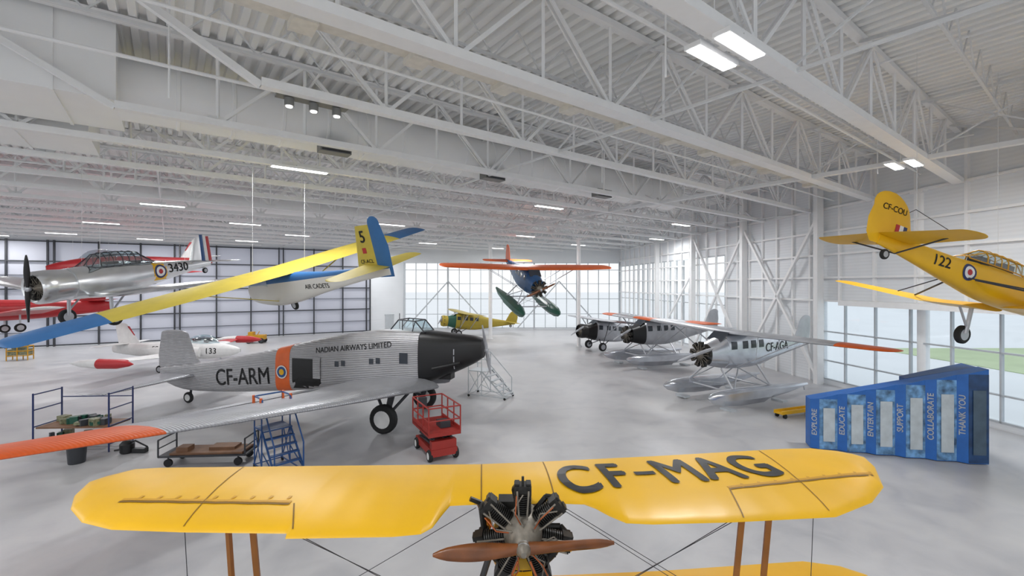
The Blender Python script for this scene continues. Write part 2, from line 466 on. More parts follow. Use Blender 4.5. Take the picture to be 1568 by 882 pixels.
ZB = 11.4
def P3(t, n, z): q = U * t + Nn * n; return (q.x, q.y, z)
mb = MB(); n_ = -3.3
while n_ < 70:
    r = clip(Nn * n_, U)
    if r:
        t0, t1 = r[0] + .3, r[1] - .3
        if abs(n_ - 12.7) < .1: t0 = 1.8
        if abs(n_ - 16.7) < .1: t0 = -1.2
        wide = .42 if n_ < 10 else .26
        mb.beam(P3(t0, n_, ZB), P3(t1, n_, ZB), wide, .08); mb.beam(P3(t0, n_ - wide * .46, ZB + .1), P3(t1, n_ - wide * .46, ZB + .1), .03, .14); mb.beam(P3(t0, n_ + wide * .46, ZB + .1), P3(t1, n_ + wide * .46, ZB + .1), .03, .14)
        mb.beam(P3(r[0] + .3, n_, ZD - .12), P3(t1, n_, ZD - .12), .24, .18)
        if abs(n_ - 12.7) < .1 or abs(n_ - 16.7) < .1: mb.beam(P3(t0, n_, ZB), P3(t0 - 4.5, n_, ZD - .1), .16, .16)
        pan = 5.0 if n_ < 30 else 4.0
        k = math.ceil(t0 / pan)
        while (k + .5) * pan < t1:
            tb = k * pan + (1.2 if n_ > 15 else 0)
            if tb + pan * .5 < t1 and tb > t0:
                for q in (-1, 1):
                    if t0 < tb + q * pan * .5:
                        for o in ((-.07, .07) if n_ < 22 else (0,)):
                            mb.beam(P3(tb, n_ + o, ZB + .05), P3(tb + q * pan * .5, n_ + o, ZD - .1), .05 if o else .10, .10)
                if n_ < 30: mb.beam(P3(tb + pan * .5, n_, ZB + .05), P3(tb + pan * .5, n_, ZD - .1), .07, .08)
                mb.beam(P3(tb, n_, ZB + .05), P3(tb, n_, ZD - .1), .07, .08)
                mb.box(P3(tb, n_, ZB + .16), (.5, .05, .26), Matrix.Rotation(.6435, 3, 'Z'))
            k += 1
    n_ += 4.0
mb.make('roof_trusses', 'steel')
mb = MB()
for t in (-48.4, -36.4, -24.4, -12.4, -0.4, 11.6, 23.6, 35.6, 45):
    r = clip(U * t, Nn)
    if not r: continue
    s0, s1 = r[0] + .3, r[1] - .3
    if t in (-12.4, -.4): s0 = max(s0, 24.8)
    big = t in (23.6,)
    mb.beam(P3(t, s0, ZB + .05), P3(t, s1, ZB + .05), .3 if big else .08, .16 if big else .07)
    mb.beam(P3(t, s0, ZD - .35), P3(t, s1, ZD - .35), .1, .1)
    s = -3.3
    while s < s1 - 4:
        if s > s0:
            mb.beam(P3(t, s, ZB + .1), P3(t, s + 4, ZD - .3), .05, .05); mb.beam(P3(t, s + 4, ZB + .1), P3(t, s, ZD - .3), .05, .05)
            if big or s < 22: mb.beam(P3(t, s, ZB), P3(t + 5, s + 4, ZD - .2), .09, .09)
        s += 4
mb.make('roof_cross_bracing', 'steel2')
mb = MB(); n_ = -5.3
while n_ < 68:
    r = clip(Nn * n_, U)
    if r:
        q0 = r[0] + .3
        if 16 < n_ < 24: q0 = 1.0
        mb.beam(P3(q0, n_, 13.0), P3(r[1] - .3, n_, 13.0), .08, .08)
        k = q0 + .7; up = True
        while k < r[1] - 1.6:
            mb.beam(P3(k, n_, 13.0 if up else ZD), P3(k + .9, n_, ZD if up else 13.0), .04, .04); up = not up; k += .9
    n_ += 4.0
mb.make('roof_joists', 'steel2')

mb = MB()
for n_, z, r_ in ((6.2, 12.2, .05), (14.4, 12.0, .05), (10.9, 11.8, .04), (25.4, 12.3, .06), (31, 12.3, .06), (43, 12.3, .06)):
    r = clip(Nn * n_, U); mb.tube(P3(r[0] + .5, n_, z), P3(r[1] - .5, n_, z), r_)
for t in (4, 18, 30):
    r = clip(U * t, Nn); mb.tube(P3(t, r[0] + .5, 13.5), P3(t, r[1] - .5, 13.5), .04)
for t, n_ in ((3, 6.2), (9, 6.2), (16, 14.4), (0, 14.4), (-3.5, 14.4), (24, 6.2)):
    mb.tube(P3(t, n_, 11.2), P3(t, n_, 13.9), .025)
mb.make('sprinkler_pipes', 'steel')
mb = MB()
r = clip(Nn * 10.3, U); mb.beam(P3(-12, 10.3, 12.2), P3(r[1] - 2, 10.3, 12.2), .42, .3)
k = -11
while k < r[1] - 4: mb.beam(P3(k, 10.3, 11.98), P3(k + .5, 10.3, 11.98), .62, .16); k += 2.6
mb.make('cable_tray', 'tray')

du = empty('air_duct', (0, 0, 0))
mb = MB(); D3 = (U.x, U.y, 0)
pr = []
t = -1.2
while t < 26: pr += [(t, .95), (t + 1.38, .95), (t + 1.4, .99), (t + 1.48, .99), (t + 1.5, .95)]; t += 1.5
mb.rev(pr, (Nn.x * 18.5, Nn.y * 18.5, 12.55), D3, 28)
mb.rev([(-60, .7), (20, .7)], (Nn.x * 38.7, Nn.y * 38.7, 12.5), D3, 20)
mb.make('duct_tubes', 'duct', du, True)
mb = MB()
def rectduct(t0, t1, n0, n1, z0, z1):
    mb.beam(P3(t0, (n0 + n1) / 2, (z0 + z1) / 2), P3(t1, (n0 + n1) / 2, (z0 + z1) / 2), n1 - n0, z1 - z0)
    k = t0 + 1.5
    while k < t1 + .1:
        mb.beam(P3(k - .04, (n0 + n1) / 2, (z0 + z1) / 2), P3(k + .04, (n0 + n1) / 2, (z0 + z1) / 2), n1 - n0 + .08, z1 - z0 + .08); k += 2.4
rectduct(-28, -1.2, 17.0, 20.3, 11.7, 13.9)
rectduct(-32, -2.2, 21.1, 24.3, 11.6, 12.9)
mb.make('duct_plenum', 'duct', du)
mb = MB(); md = MB()
for t, n_ in ((4.9, 17.5), (19.2, 17.3), (12, 17.5)):
    q = P3(t, n_, 11.55); R3 = Matrix.Rotation(math.atan2(.6, .8), 3, 'Z')
    mb.box(q, (1.1, .5, .40), R3)
    for j in range(4): md.box((q[0] + .26 * .6, q[1] - .26 * .8, q[2] - .14 + j * .09), (1.0, .04, .05), R3)
mb.make('duct_diffusers', 'vent', du); md.make('diffuser_slots', 'dark', du)
mb = MB(); ml = MB()
for dt in (-.6, 0, .6):
    q = P3(3.1 + dt, 13.0, 11.3); mb.rev([(0, .12), (.2, .12)], (q[0], q[1], q[2] - .15), (0, 0, 1), 14)
    ml.rev([(0, .08), (.02, .08)], (q[0], q[1], q[2] - .175), (0, 0, 1), 14)
cl = empty('ceiling_spotlights', (0, 0, 0)); mb.box(P3(3.1, 13.0, 11.42), (1.8, .5, .06), Matrix.Rotation(.6435, 3, 'Z'))
mb.make('spot_housings', 'vent', cl, True); ml.make('spot_lenses', 'lamp', cl)

def fixture(x, y, dbl=False, en=480, L=2.3):
    e = empty('ceiling_light', (x, y, 11.25), head=36.87)
    hb = MB(); lb = MB()
    offs = (-.30, .30) if dbl else (0,)
    for o in offs:
        hb.box((0, o, .07), (L, .36, .1)); lb.box((0, o, .012), (L - .08, .28, .02))
    hb.box((0, 0, .16), (.3, .9 if dbl else .3, .06)); hb.tube((-L * .3, 0, .1), (-L * .3, 0, 2.7), .012); hb.tube((L * .3, 0, .1), (L * .3, 0, 2.7), .012)
    hb.make('housing', 'steel', e); lb.make('led_strip', 'lamp', e)
    l = bpy.data.lights.new('fixture_light', 'AREA'); l.shape = 'RECTANGLE'; l.size = L; l.size_y = .35 if not dbl else .9; l.energy = en; l.color = (.98, .99, 1.0)
    o = bpy.data.objects.new('fixture_light', l); COL.objects.link(o); o.parent = e; o.location = (0, 0, -.03)
for x, y, d in ((4.4, 9.4, True), (15.6, 18.2, True), (-8.8, 19, False), (-21, 27.5, False), (2.3, 28.2, False), (-31.8, 35.4, False), (-20.8, 44.3, False),
                (1.35, 45, False), (13.5, 36.5, False), (-9.6, 36.5, False), (-42, 42.6, False), (-9.7, 52.8, False), (-29, 50, False), (8, 55, False),
                (-5, 1, False), (-18, 7, False), (14, 2, False), (-32, 16, False), (-46, 25, False), (-30, 2, False), (-58, 32, False), (-21, 36, False), (-2, 60, False),
                (-50, 44, False), (-38, 48, False), (15.2, 48, False), (-18, 60, False), (-36, 29, False)):
    fixture(x, y, d, L=1.5 if d else 2.2, en=430)

ed = (C1 - P_R0); LR = ed.length; er = ed.normalized(); nr = Vector((er.y, -er.x))
def WP(s, z, o=0, base=P_R0, e=er, n=nr): q = base + e * s + n * o; return Vector((q.x, q.y, z))
def wbox(mb, s0, s1, z0, z1, o0, o1, base=P_R0, e=er, n=nr):
    foot = [base + e * s0 + n * o0, base + e * s1 + n * o0, base + e * s1 + n * o1, base + e * s0 + n * o1]
    mb.prism([tuple(f) for f in foot], z0, [z1] * 4)
SG1 = 36.5; SG2 = 47.5
mb = MB()
wbox(mb, 0, SG1, 5.4, 14.2, 0, .25); wbox(mb, 0, SG1, 0, .35, 0, .25)
wbox(mb, SG1, SG2, 0, 14.2, 0, .25); wbox(mb, SG2, LR, 9.2, 14.2, 0, .25); wbox(mb, SG2, LR, 0, .3, 0, .25)
mb.make('wall_right', 'wall')
mb = MB()
s = 1.5
while s < LR:
    wbox(mb, s, s + .14, 0 if s > SG1 else 5.4, 14, -.16, 0); s += 2.4 if s < SG1 else 1.6
for z in (5.4, 6.9, 8.4, 9.9, 11.4): wbox(mb, 0, LR, z, z + .12, -.2, 0)
for s in (22.0, 36.2, 44.0, 52, 60): wbox(mb, s, s + .35, 0, 14, -.75, -.3)
for s0, s1 in ((36.4, 44.1), (44, 52)):
    mb.beam(WP(s0, .3, -.5), WP(s1, 11, -.5), .18, .18); mb.beam(WP(s1, .3, -.5), WP(s0, 11, -.5), .18, .18)
mb.beam(WP(60, .3, -.5), WP(52, 8, -.5), .16, .16)
wbox(mb, 6, 34, 5.25, 5.55, -1.3, -.0)
mb.make('trim_1', 'steel')
mb = MB(); s = 0
while s <= SG1: wbox(mb, s, s + .08, .3, 5.4, -.02, .14); s += 2.05
for z in (.3, 1.5, 3.4): wbox(mb, 0, SG1, z, z + .08, -.02, .14)
mb.make('window_1', 'mull')
g = MB(); wbox(g, 0, SG1, .35, 5.4, .05, .07); g.make('window_glass_1', 'wglass', bpy.data.objects['window_1'])
mb = MB(); s = SG2
while s <= LR: wbox(mb, s, s + .08, .3, 9.2, -.02, .14); s += 1.5
for z in (.3, 2.4, 4.6, 6.9, 9.1): wbox(mb, SG2, LR, z, z + .08, -.02, .14)
mb.make('window_2', 'mull')
eb = (C2 - C1); LB = eb.length; eb.normalize(); nb = Vector((eb.y, -eb.x))
def bb(mb, s0, s1, z0, z1, o0, o1): wbox(mb, s0, s1, z0, z1, o0, o1, C1, eb, nb)
mb = MB(); bb(mb, 0, LB, 9.6, 14.2, 0, .25); bb(mb, 0, LB, 0, .25, 0, .25); mb.make('wall_back', 'wall')
mb = MB(); s = 0; i = 0
while s <= LB: bb(mb, s, s + (.22 if i % 4 == 0 else .09), .2, 9.7, -.2 if i % 4 == 0 else -.04, .14); s += 1.56; i += 1
for z in (.2, 2.2, 4.4, 6.6, 8.6): bb(mb, 0, LB, z, z + .08, -.02, .14)
for a, b in ((3, 9), (19, 25)):
    mb.beam((C1 + eb * a - nb * .4).to_3d() + Vector((0, 0, .3)), (C1 + eb * b - nb * .4).to_3d() + Vector((0, 0, 7)), .16, .16)
    mb.beam((C1 + eb * (b + 6) - nb * .4).to_3d() + Vector((0, 0, .3)), (C1 + eb * b - nb * .4).to_3d() + Vector((0, 0, 7)), .16, .16)
mb.make('window_3', 'mull')
el = (C3 - C2); LL = el.length; el.normalize(); nl = Vector((el.y, -el.x))
def lb(mb, s0, s1, z0, z1, o0, o1): wbox(mb, s0, s1, z0, z1, o0, o1, C2, el, nl)
mb = MB(); lb(mb, 0, LL, 11.2, 14.2, 0, .25); lb(mb, 0, 4.8, 0, 11.2, 0, .2); mb.make('wall_left', 'wall')
dr = empty('door_1', (0, 0, 0))
mb = MB(); lb(mb, 4.8, LL, .05, 11.2, .1, .13); mb.make('door_fabric', 'door', dr)
mb = MB(); s = 4.8; i = 0
while s < LL:
    lb(mb, s, s + .14, 0, 11.2, -.22, .05)
    if i % 3 == 0: lb(mb, s + .5, s + .64, 0, 11.2, -.22, .05)
    s += 3.6; i += 1
for z in (.05, 3.1, 6.0, 8.9, 11.0): lb(mb, 4.8, LL, z, z + .12, -.2, .05)
for z in (1.5, 4.6, 7.5): lb(mb, 4.8, LL, z, z + .05, -.1, .05)
mb.make('door_frame', 'dark', dr); reanchor(dr, (C2.x, C2.y, 0))
mb = MB()
q = C2 + el * 2.2 - nl * .1
R3 = Matrix.Rotation(math.atan2(el.y, el.x), 3, 'Z'); mb.box((q.x, q.y, 1.1), (1.1, .08, 2.2), R3); mb.box((q.x, q.y, 2.25), (1.3, .12, .1), R3)
mb.make('door_2', 'mull')

for x, y, r_, top in ((21.6, 24.0, .26, 11.4), (-2.6, 55.0, .22, 11.4), (7.0, 48.0, .2, 11.4)):
    e = empty('column', (x, y, 0)); m_ = MB(); m_.tube((0, 0, 0), (0, 0, top), r_, n=20); m_.box((0, 0, .03), (r_ * 3, r_ * 3, .06)); m_.box((0, 0, top - .05), (r_ * 3, r_ * 3, .1))
    for a in range(4): m_.box((r_ * 1.3 * (1 if a % 2 else -1), r_ * 1.3 * (1 if a > 1 else -1), .09), (.06, .06, .1))
    m_.make('column_shaft', 'steel', e, True)

MB().prism([(-300, -60), (400, -60), (400, 400), (-300, 400)], -.4, [-.22] * 4).make('ground_outside', 'apron')
MB().prism([(40, -20), (62, -20), (60, 48), (38, 48)], -.21, [-.15] * 4).make('lawn', 'grass')
mb = MB()
for i in range(20):
    a = random.uniform(0, 1); x = 110 + random.uniform(-4, 6); y = 0 + a * 80; h_ = random.uniform(3, 4.5)
    mb.sphere((x, y, h_ * .5), (random.uniform(2, 3), random.uniform(2, 4), h_ * .52), 8)
mb.make('tree_line', 'leaf', None, True)

# ------------------------------------------------------------ FOREGROUND BIPLANE
bp_ = empty('biplane')
near = [(-4.56, 4.93), (-4.404, 4.60), (-4.187, 4.336), (-3.855, 4.095), (-3.485, 3.973), (-2.83, 3.93), (-1.93, 3.91), (-1.90, 3.83), (-1.014, 3.858), (-.78, 3.90), (-.70, 4.0), (-.655, 4.2), (-.60, 4.40), (-.31, 4.428), (.409, 4.45),
        (.70, 4.43), (.80, 4.34), (.90, 4.20), (1.02, 4.08), (1.25, 4.06), (1.966, 4.095), (2.967, 4.188), (3.517, 4.468), (3.905, 4.804), (4.23, 5.326), (4.34, 5.62)]
far = [(-4.56, 4.95), (-4.50, 5.10), (-4.352, 5.28), (-4.1, 5.32), (-2.56, 5.365), (-.38, 5.424), (.378, 5.506), (1.75, 5.676), (3.5, 5.93), (3.893, 5.95), (4.15, 5.86), (4.28, 5.76), (4.34, 5.66)]
def interp(l, x):
    for a, b in zip(l[:-1], l[1:]):
        if a[0] <= x <= b[0]: return a[1] + (b[1] - a[1]) * (x - a[0]) / (b[0] - a[0])
    return l[-1][1] if x > l[-1][0] else l[0][1]
def planwing(z0, nr_, fr_, x0, x1, tk=.085):
    xs = sorted(set([round(x0 + (x1 - x0) * i / 160, 4) for i in range(161)] + [p[0] for p in nr_ if x0 <= p[0] <= x1] + [p[0] for p in fr_ if x0 <= p[0] <= x1]))
    rings = []
    for x in xs:
        a = interp(nr_, x); b = interp(fr_, x); c = max(b - a, .02)
        th = min(tk, .07 * c)
        rb = .5 + .5 * cos(2 * pi * x / .33)
        r = []
        for f, z in foil(1.0, 0): r.append((x, a + c * f, z0 + z * th * (1 - .09 * (1 - rb)) + .028 * 4 * f * (1 - f) * min(1, c)))
        rings.append(r)
    return MB().loft(rings)
upper = planwing(4.37, near, far, -4.56, 4.34).make('upper_wing', 'yel', bp_, True)
BV = bvh_of(upper)
def strip(pts, w, m, z=.005, name='wing_seam', e=bp_, bv=None):
    bv = bv or BV; vs = []; fs = []; q = []
    for a, b in zip(pts[:-1], pts[1:]):
        for i in range(14): q.append(Vector(a) + (Vector(b) - Vector(a)) * i / 14)
    q.append(Vector(pts[-1]))
    for i, p in enumerate(q):
        d = (q[min(i + 1, len(q) - 1)] - q[max(i - 1, 0)]).normalized(); n = Vector((-d.y, d.x)) * w / 2
        for s_ in (1, -1):
            c = p + n * s_; h = bv.ray_cast(Vector((c.x, c.y, 9)), Vector((0, 0, -1)))
            if h[0] is None: h = bv.ray_cast(Vector((p.x, p.y, 9)), Vector((0, 0, -1)))
            zz = h[0].z if h[0] is not None else 4.4
            vs.append((c.x, c.y, zz + z))
    for i in range(len(q) - 1): fs.append((2 * i, 2 * i + 1, 2 * i + 3, 2 * i + 2))
    me = bpy.data.meshes.new(name); me.from_pydata(vs, [], fs); me.materials.append(M[m]); o = bpy.data.objects.new(name, me); COL.objects.link(o); o.parent = e
for l, w, m_ in (([(-3.75, 4.36), (-2.10, 4.31)], .03, 'yeld'), ([(-3.75, 4.40), (-2.10, 4.35)], .04, 'yel2'), ([(-3.13, 5.33), (-2.86, 3.98)], .010, 'yeld'), ([(-.36, 5.40), (-.30, 4.46)], .012, 'yeld'),
                 ([(.37, 5.46), (.42, 4.5)], .012, 'yeld'), ([(-2.06, 4.32), (-1.88, 3.92)], .012, 'yeld'), ([(3.16, 5.85), (2.95, 4.25)], .010, 'yeld'),
                 ([(2.2, 4.62), (3.95, 5.0)], .03, 'yeld'), ([(2.2, 4.66), (3.95, 5.04)], .04, 'yel2'), ([(2.2, 4.62), (2.1, 4.14)], .012, 'yeld')):
    strip(l, w, m_)
for ch, X_, Y_ in (('C', .70, 4.86), ('F', 1.11, 4.95), ('M', 1.84, 5.07), ('A', 2.29, 5.15), ('G', 2.75, 5.22)):
    text(ch, .96, 'black', bp_, axes('top'), (X_, Y_, 4.5), upper, .026, 'wing_lettering', rot=7.0, sx=.64)
strip([(1.34, 5.0), (1.57, 5.03)], .09, 'black', .012, 'wing_lettering')
for i in range(9):
    x = 2.35 + i * .2; y = 4.6 + (x - 2.2) * .22
    strip([(x, y + .03), (x + .03, y + .11)], .03, 'yel2')
    strip([(-3.6 + i * .18, 4.41), (-3.6 + i * .18, 4.47)], .03, 'yel2')
nearL = [(-4.4, 5.0), (-4.1, 4.5), (-3.5, 4.25), (-.5, 4.25), (.5, 4.32), (3.3, 4.5), (3.9, 4.85), (4.25, 5.4), (4.3, 5.5)]
farL = [(-4.4, 5.05), (-4.1, 5.35), (-3.6, 5.42), (0, 5.5), (1.8, 5.62), (3.7, 5.82), (4.1, 5.72), (4.3, 5.55)]
planwing(2.98, nearL, farL, -4.4, 4.3).make('lower_wing', 'yel', bp_, True)
mb = MB()
def strut(p, q, w=.05): mb.beam(p, q, w, w * .6)
for xx, yy, x2, y2 in ((-2.58, 4.15, -2.60, 4.32), (-2.36, 4.15, -2.42, 4.45), (2.14, 4.25, 2.20, 4.6), (2.42, 4.3, 2.48, 4.6)):
    strut((xx, yy, 4.36), (x2, y2, 3.0))
for xx in (-.35, .45): strut((xx, 4.6, 4.36), (xx * .7, 4.8, 3.95)); strut((xx, 5.1, 4.36), (xx * .7, 5.0, 3.85))
mb.make('wing_struts', 'strut', bp_)
mb = MB()
for a, b in (((-1.9, 4.0, 4.33), (-.3, 4.5, 3.1)), ((-1.97, 4.02, 4.33), (-.35, 4.6, 3.1)), ((-.35, 4.45, 4.33), (-2.5, 4.5, 3.05)), ((.45, 4.47, 4.33), (2.4, 4.6, 3.05)), ((.5, 4.47, 4.33), (2.5, 4.6, 3.05)),
             ((2.0, 4.2, 4.33), (.35, 4.5, 3.1)), ((2.07, 4.22, 4.33), (.4, 4.6, 3.1)), ((-2.9, 4.05, 4.33), (-2.9, 4.15, 3.0)), ((2.8, 4.25, 4.33), (2.85, 4.4, 3.0))):
    mb.tube(a, b, .0035, n=5)
mb.make('rigging_wires', 'dark', bp_)
T = Matrix.Translation((.10, 4.26, 4.20)) @ Matrix.Rotation(radians(-90), 4, 'Z')
radial(bp_, 0, 0, .44, 7, T)
prop(bp_, .28, 0, .79, 4.0, 'wood', 2, .078, T)
mb = MB(); hx = Vector((.10, 3.98, 4.20)); mb.tube(hx + Vector((0, .1, 0)), hx + Vector((0, -.03, 0)), .065, n=16); mb.tube(hx, hx + Vector((0, -.08, 0)), .03, n=12)
for i in range(8): a = i * pi / 4; mb.tube(hx + Vector((.048 * cos(a), 0, .048 * sin(a))), hx + Vector((.048 * cos(a), -.045, .048 * sin(a))), .008)
mb.make('propeller_nut', 'alu', bp_, True)
mb = MB(); pts = [(.10 + .37 * cos(a), 4.40, 4.16 + .37 * sin(a)) for a in [pi * (1.0 + 1.0 * i / 14) for i in range(15)]]; mb.path(pts, .05, 10)
mb.tube((-.27, 4.4, 4.16), (-.30, 4.40, 4.40), .03); mb.tube((-.30, 4.40, 4.40), (-.40, 4.38, 4.45), .025); mb.tube((.10, 4.22, 4.62), (.10, 4.22, 4.73), .012)
for k in range(7):
    a = pi / 2 + 2 * pi * k / 7 + .22
    mb.path([(.10 + .20 * cos(a), 4.36, 4.2 + .20 * sin(a)), (.10 + .36 * cos(a), 4.36, 4.2 + .36 * sin(a)), (.10 + .42 * cos(a - .1), 4.30, 4.2 + .42 * sin(a - .1))], .028, 8)
mb.box((.02, 4.42, 4.30), (.30, .16, .28)); mb.box((-.2, 4.40, 4.02), (.14, .14, .18)); mb.box((.36, 4.42, 4.0), (.12, .12, .2))
mb.make('exhaust_and_intakes', 'engine', bp_, True)
mb = MB()
for k in range(7):
    a = pi / 2 + 2 * pi * k / 7 + .15
    mb.path([(.10 + .15 * cos(a), 4.10, 4.2 + .15 * sin(a)), (.10 + .26 * cos(a + .12), 4.07, 4.2 + .26 * sin(a + .12)), (.10 + .40 * cos(a), 4.12, 4.2 + .40 * sin(a))], .006)
mb.path([(.05, 4.05, 4.05), (.0, 4.02, 3.95), (.06, 4.04, 3.86), (.02, 4.1, 3.78)], .01); mb.path([(.16, 4.05, 4.05), (.22, 4.02, 3.92), (.18, 4.04, 3.82)], .01)
mb.make('ignition_leads', 'copper', bp_)
secs = [(0, -.30, .25, .28), (-.5, -.38, .28, .32), (-2, -.42, .28, .34), (-3.4, -.3, .22, .22), (-4.6, -.12, .14, .06)]
Tf = Matrix.Translation((.10, 4.48, 4.06)) @ Matrix.Rotation(radians(-90), 4, 'Z') @ Matrix.Rotation(radians(-31), 4, 'Y')
fus(MB(), secs).xf(Tf).make('fuselage', 'yel', bp_, True)
surf(MB(), [(0, -4.0, .8, 0, .08), (.7, -4.15, .6, 0, .08)], 'z', .15).xf(Tf).make('fin', 'yel', bp_, True)
for sd in (1, -1): surf(MB(), [(0, -3.8, .8, -.1, .08), (sd * .8, -3.9, .7, -.1, .08)], 'y', .15).xf(Tf).make('tailplane', 'yel', bp_, True)
mt = MB(); mh = MB(); ms = MB()
for sd in (-.8, 1.0):
    wheel(mt, mh, (sd, 4.55, 2.25), .3, .15, (1, 0, 0)); ms.tube((sd * .9, 4.55, 2.25), (sd * .3, 4.7, 3.7), .03); ms.tube((sd * .9, 4.55, 2.25), (sd * .3, 5.3, 3.4), .03)
mt.make('tyres', 'rubber', bp_, True); mh.make('hubs', 'alu', bp_, True); ms.make('undercarriage_struts', 'dark', bp_)
mb = MB(); mb.tube((.1, 5.2, .02), (.1, 5.2, 3.3), .12, n=16); mb.box((.1, 5.2, .04), (2.2, 1.8, .08)); mb.tube((-.8, 4.6, .05), (.1, 5.2, 2.6), .05); mb.tube((1.0, 4.6, .05), (.1, 5.2, 2.6), .05)
mb.make('display_stand', 'dark', bp_)
reanchor(bp_, (0.1, 4.9, 0))

# ------------------------------------------------------------ CORRUGATED CARGO MONOPLANE
J = empty('cargo_monoplane', (-5.1, 22, 0), -14)
js = [(3.9, 3.15, 4.02, .36), (3.5, 2.88, 4.12, .50), (2.4, 2.36, 4.22, .70), (1.0, 1.85, 4.34, .82), (-1, 1.58, 4.34, .86), (-4, 1.34, 3.92, .84), (-8, .98, 3.04, .66), (-11, .78, 2.46, .44), (-13.4, .78, 2.12, .26), (-15.0, 1.2, 1.9, .08)]
jb = fus(MB(), js, 1.0, -15.0, e=4.0, k=28).make('fuselage', 'corrf', J, True)
jn = fus(MB(), js, 3.9, 1.0, .004, e=3.4).make('nose_cowling', 'black', J, True)
fus(MB(), js, -5.95, -6.8, .012, e=4.0, k=3).make('orange_band', 'orange', J, True)
R_ = axes(-1)
decal(circ(.33), 'white', J, R_, (-6.38, -1, 2.15), jb, 'crest_disc', .05); decal(circ(.27), 'blue', J, R_, (-6.38, -1, 2.15), jb, 'crest_blue', .056); decal(circ(.15), 'yel', J, R_, (-6.38, -1, 2.15), jb, 'crest_centre', .062)
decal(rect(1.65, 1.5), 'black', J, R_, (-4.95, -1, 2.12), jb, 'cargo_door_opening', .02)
decal(rect(.42, 1.05), 'corrf', J, R_, (-4.32, -1, 2.45), jb, 'cargo_door_leaf', .05)
text('CF-ARM', 1.2, 'black', J, R_, (-8.95, -1, 1.72), jb, .014, 'registration', rot=5, sx=.86)
text('NADIAN AIRWAYS LIMITED', .37, 'black', J, R_, (-2.35, -1, 3.50), jb, .014, 'airline_name', rot=6, sx=.90)
for x, z, w in ((-3.2, 2.7, .22), (-2.85, 2.74, .22), (-1.35, 2.9, .22), (-1.0, 2.93, .22), (.3, 3.1, .42)):
    decal(rect(w, .26 if w < .4 else .5), 'win', J, R_, (x, -1, z), jb, 'cabin_window', .02)
mb = MB(); g = MB()
for y in (-.55, .55):
    mb.path([(1.2, y, 4.3), (.75, y, 4.8), (-.1, y, 4.85), (-.5, y, 4.4)], .03); mb.tube((.75, y, 4.8), (.6, y, 4.32), .025); mb.tube((.1, y, 4.83), (.1, y, 4.38), .025)
for p in ((1.2, 4.3), (.75, 4.8), (-.1, 4.85)): mb.tube((p[0], -.55, p[1]), (p[0], .55, p[1]), .03)
g.add([(1.2, -.55, 4.3), (1.2, .55, 4.3), (.75, .55, 4.8), (.75, -.55, 4.8), (-.1, -.55, 4.85), (-.1, .55, 4.85)], [(0, 1, 2, 3)])
for y in (-.55, .55): g.add([(1.2, y, 4.3), (.75, y, 4.8), (-.1, y, 4.85), (-.5, y, 4.4)], [(0, 1, 2, 3)])
mb.tube((-.5, .3, 4.3), (-.5, .3, 5.1), .02); mb.make('cockpit_frame', 'dark', J, True); g.make('cockpit_glass', 'glass', J)
def jwing(sd, W, cutp, nm):
    S = [(a[0] * sd,) + a[1:] for a in W]; c_ = st_at(S, sd * cutp)
    surf(MB(), [s for s in S if abs(s[0]) < cutp] + [c_]).make('wing_' + nm, 'corrw', J, True); surf(MB(), [c_] + [s for s in S if abs(s[0]) > cutp], tip=.5).make('wing_tip_' + nm, 'corro', J, True)
W = [(.7, 2.0, 4.7, 1.85, .13), (4.5, .70, 3.2, 2.08, .12), (9, -.8, 2.3, 2.45, .11), (14.0, -2.5, 1.5, 2.93, .10)]
jwing(-1, W, 10.7, 'right')
W2 = [(.7, 2.0, 4.7, 1.85, .14), (5, .6, 3.4, 2.05, .13), (13.2, -2.2, 1.9, 2.2, .1)]
jwing(1, W2, 11.0, 'left')
mb = MB()
for sd, w_ in ((1, W2), (-1, W)):
    for k in range(8):
        p = 1.2 + k * 1.6; s_ = st_at(w_, p); mb.tube((s_[1] - s_[2] + .15, sd * p, s_[3]), (s_[1] - s_[2] - .1, sd * p, s_[3] - .12), .025)
    a = st_at(w_, 1); b = st_at(w_, 10.6); mb.beam((a[1] - a[2] - .17, sd, a[3] - .1), (b[1] - b[2] - .17, sd * 10.6, b[3] - .1), .30, .04)
mb.make('slotted_flaps', 'corrw', J)
for sd in (1, -1): surf(MB(), [(sd * .1, -12.3, 2.5, 1.6, .1), (sd * 4.3, -12.9, 1.7, 1.45, .09)], 'y', .3, camber=0).make('tailplane', 'corrw', J, True)
surf(MB(), [(1.9, -11.9, 3.2, 0, .1), (2.6, -12.6, 2.6, 0, .09), (3.8, -13.1, 1.9, 0, .08)], 'z', .2).make('fin_and_rudder', 'corrf', J, True)
mt = MB(); mh = MB(); ms = MB()
for sd in (1, -1):
    wheel(mt, mh, (0, sd * 2.1, .64), .64, .34); ms.tube((0, sd * 1.85, .64), (.3, sd * 1.75, 2.0), .12, .16, 12); ms.tube((0, sd * 1.9, .64), (-1.1, sd * 1.0, 1.7), .07); ms.tube((0, sd * 1.9, .64), (.9, sd * .8, 1.9), .07)
wheel(mt, mh, (-13.1, 0, .3), .3, .16); ms.tube((-13.1, .12, .3), (-12.9, 0, 1.0), .06)
mt.make('tyres', 'rubber', J, True); mh.make('wheel_hubs', 'white', J, True); ms.make('undercarriage_legs', 'dark', J, True)
mb = MB(); mb.box((2.0, 0, 2.25), (.8, .5, .3)); mb.tube((3.0, -.62, 2.95), (1.7, -.80, 2.65), .07, n=10); mb.make('radiator_and_exhaust', 'black', J)
for i in range(3): decal(rect(.04, .26), 'alu', J, R_, (2.7, -1, 3.45 - i * .33), jn, 'cowling_louvre', .012)
prop(J, 4.05, 3.5, 1.35, 118, 'alu', 2, .06, hub='alu')

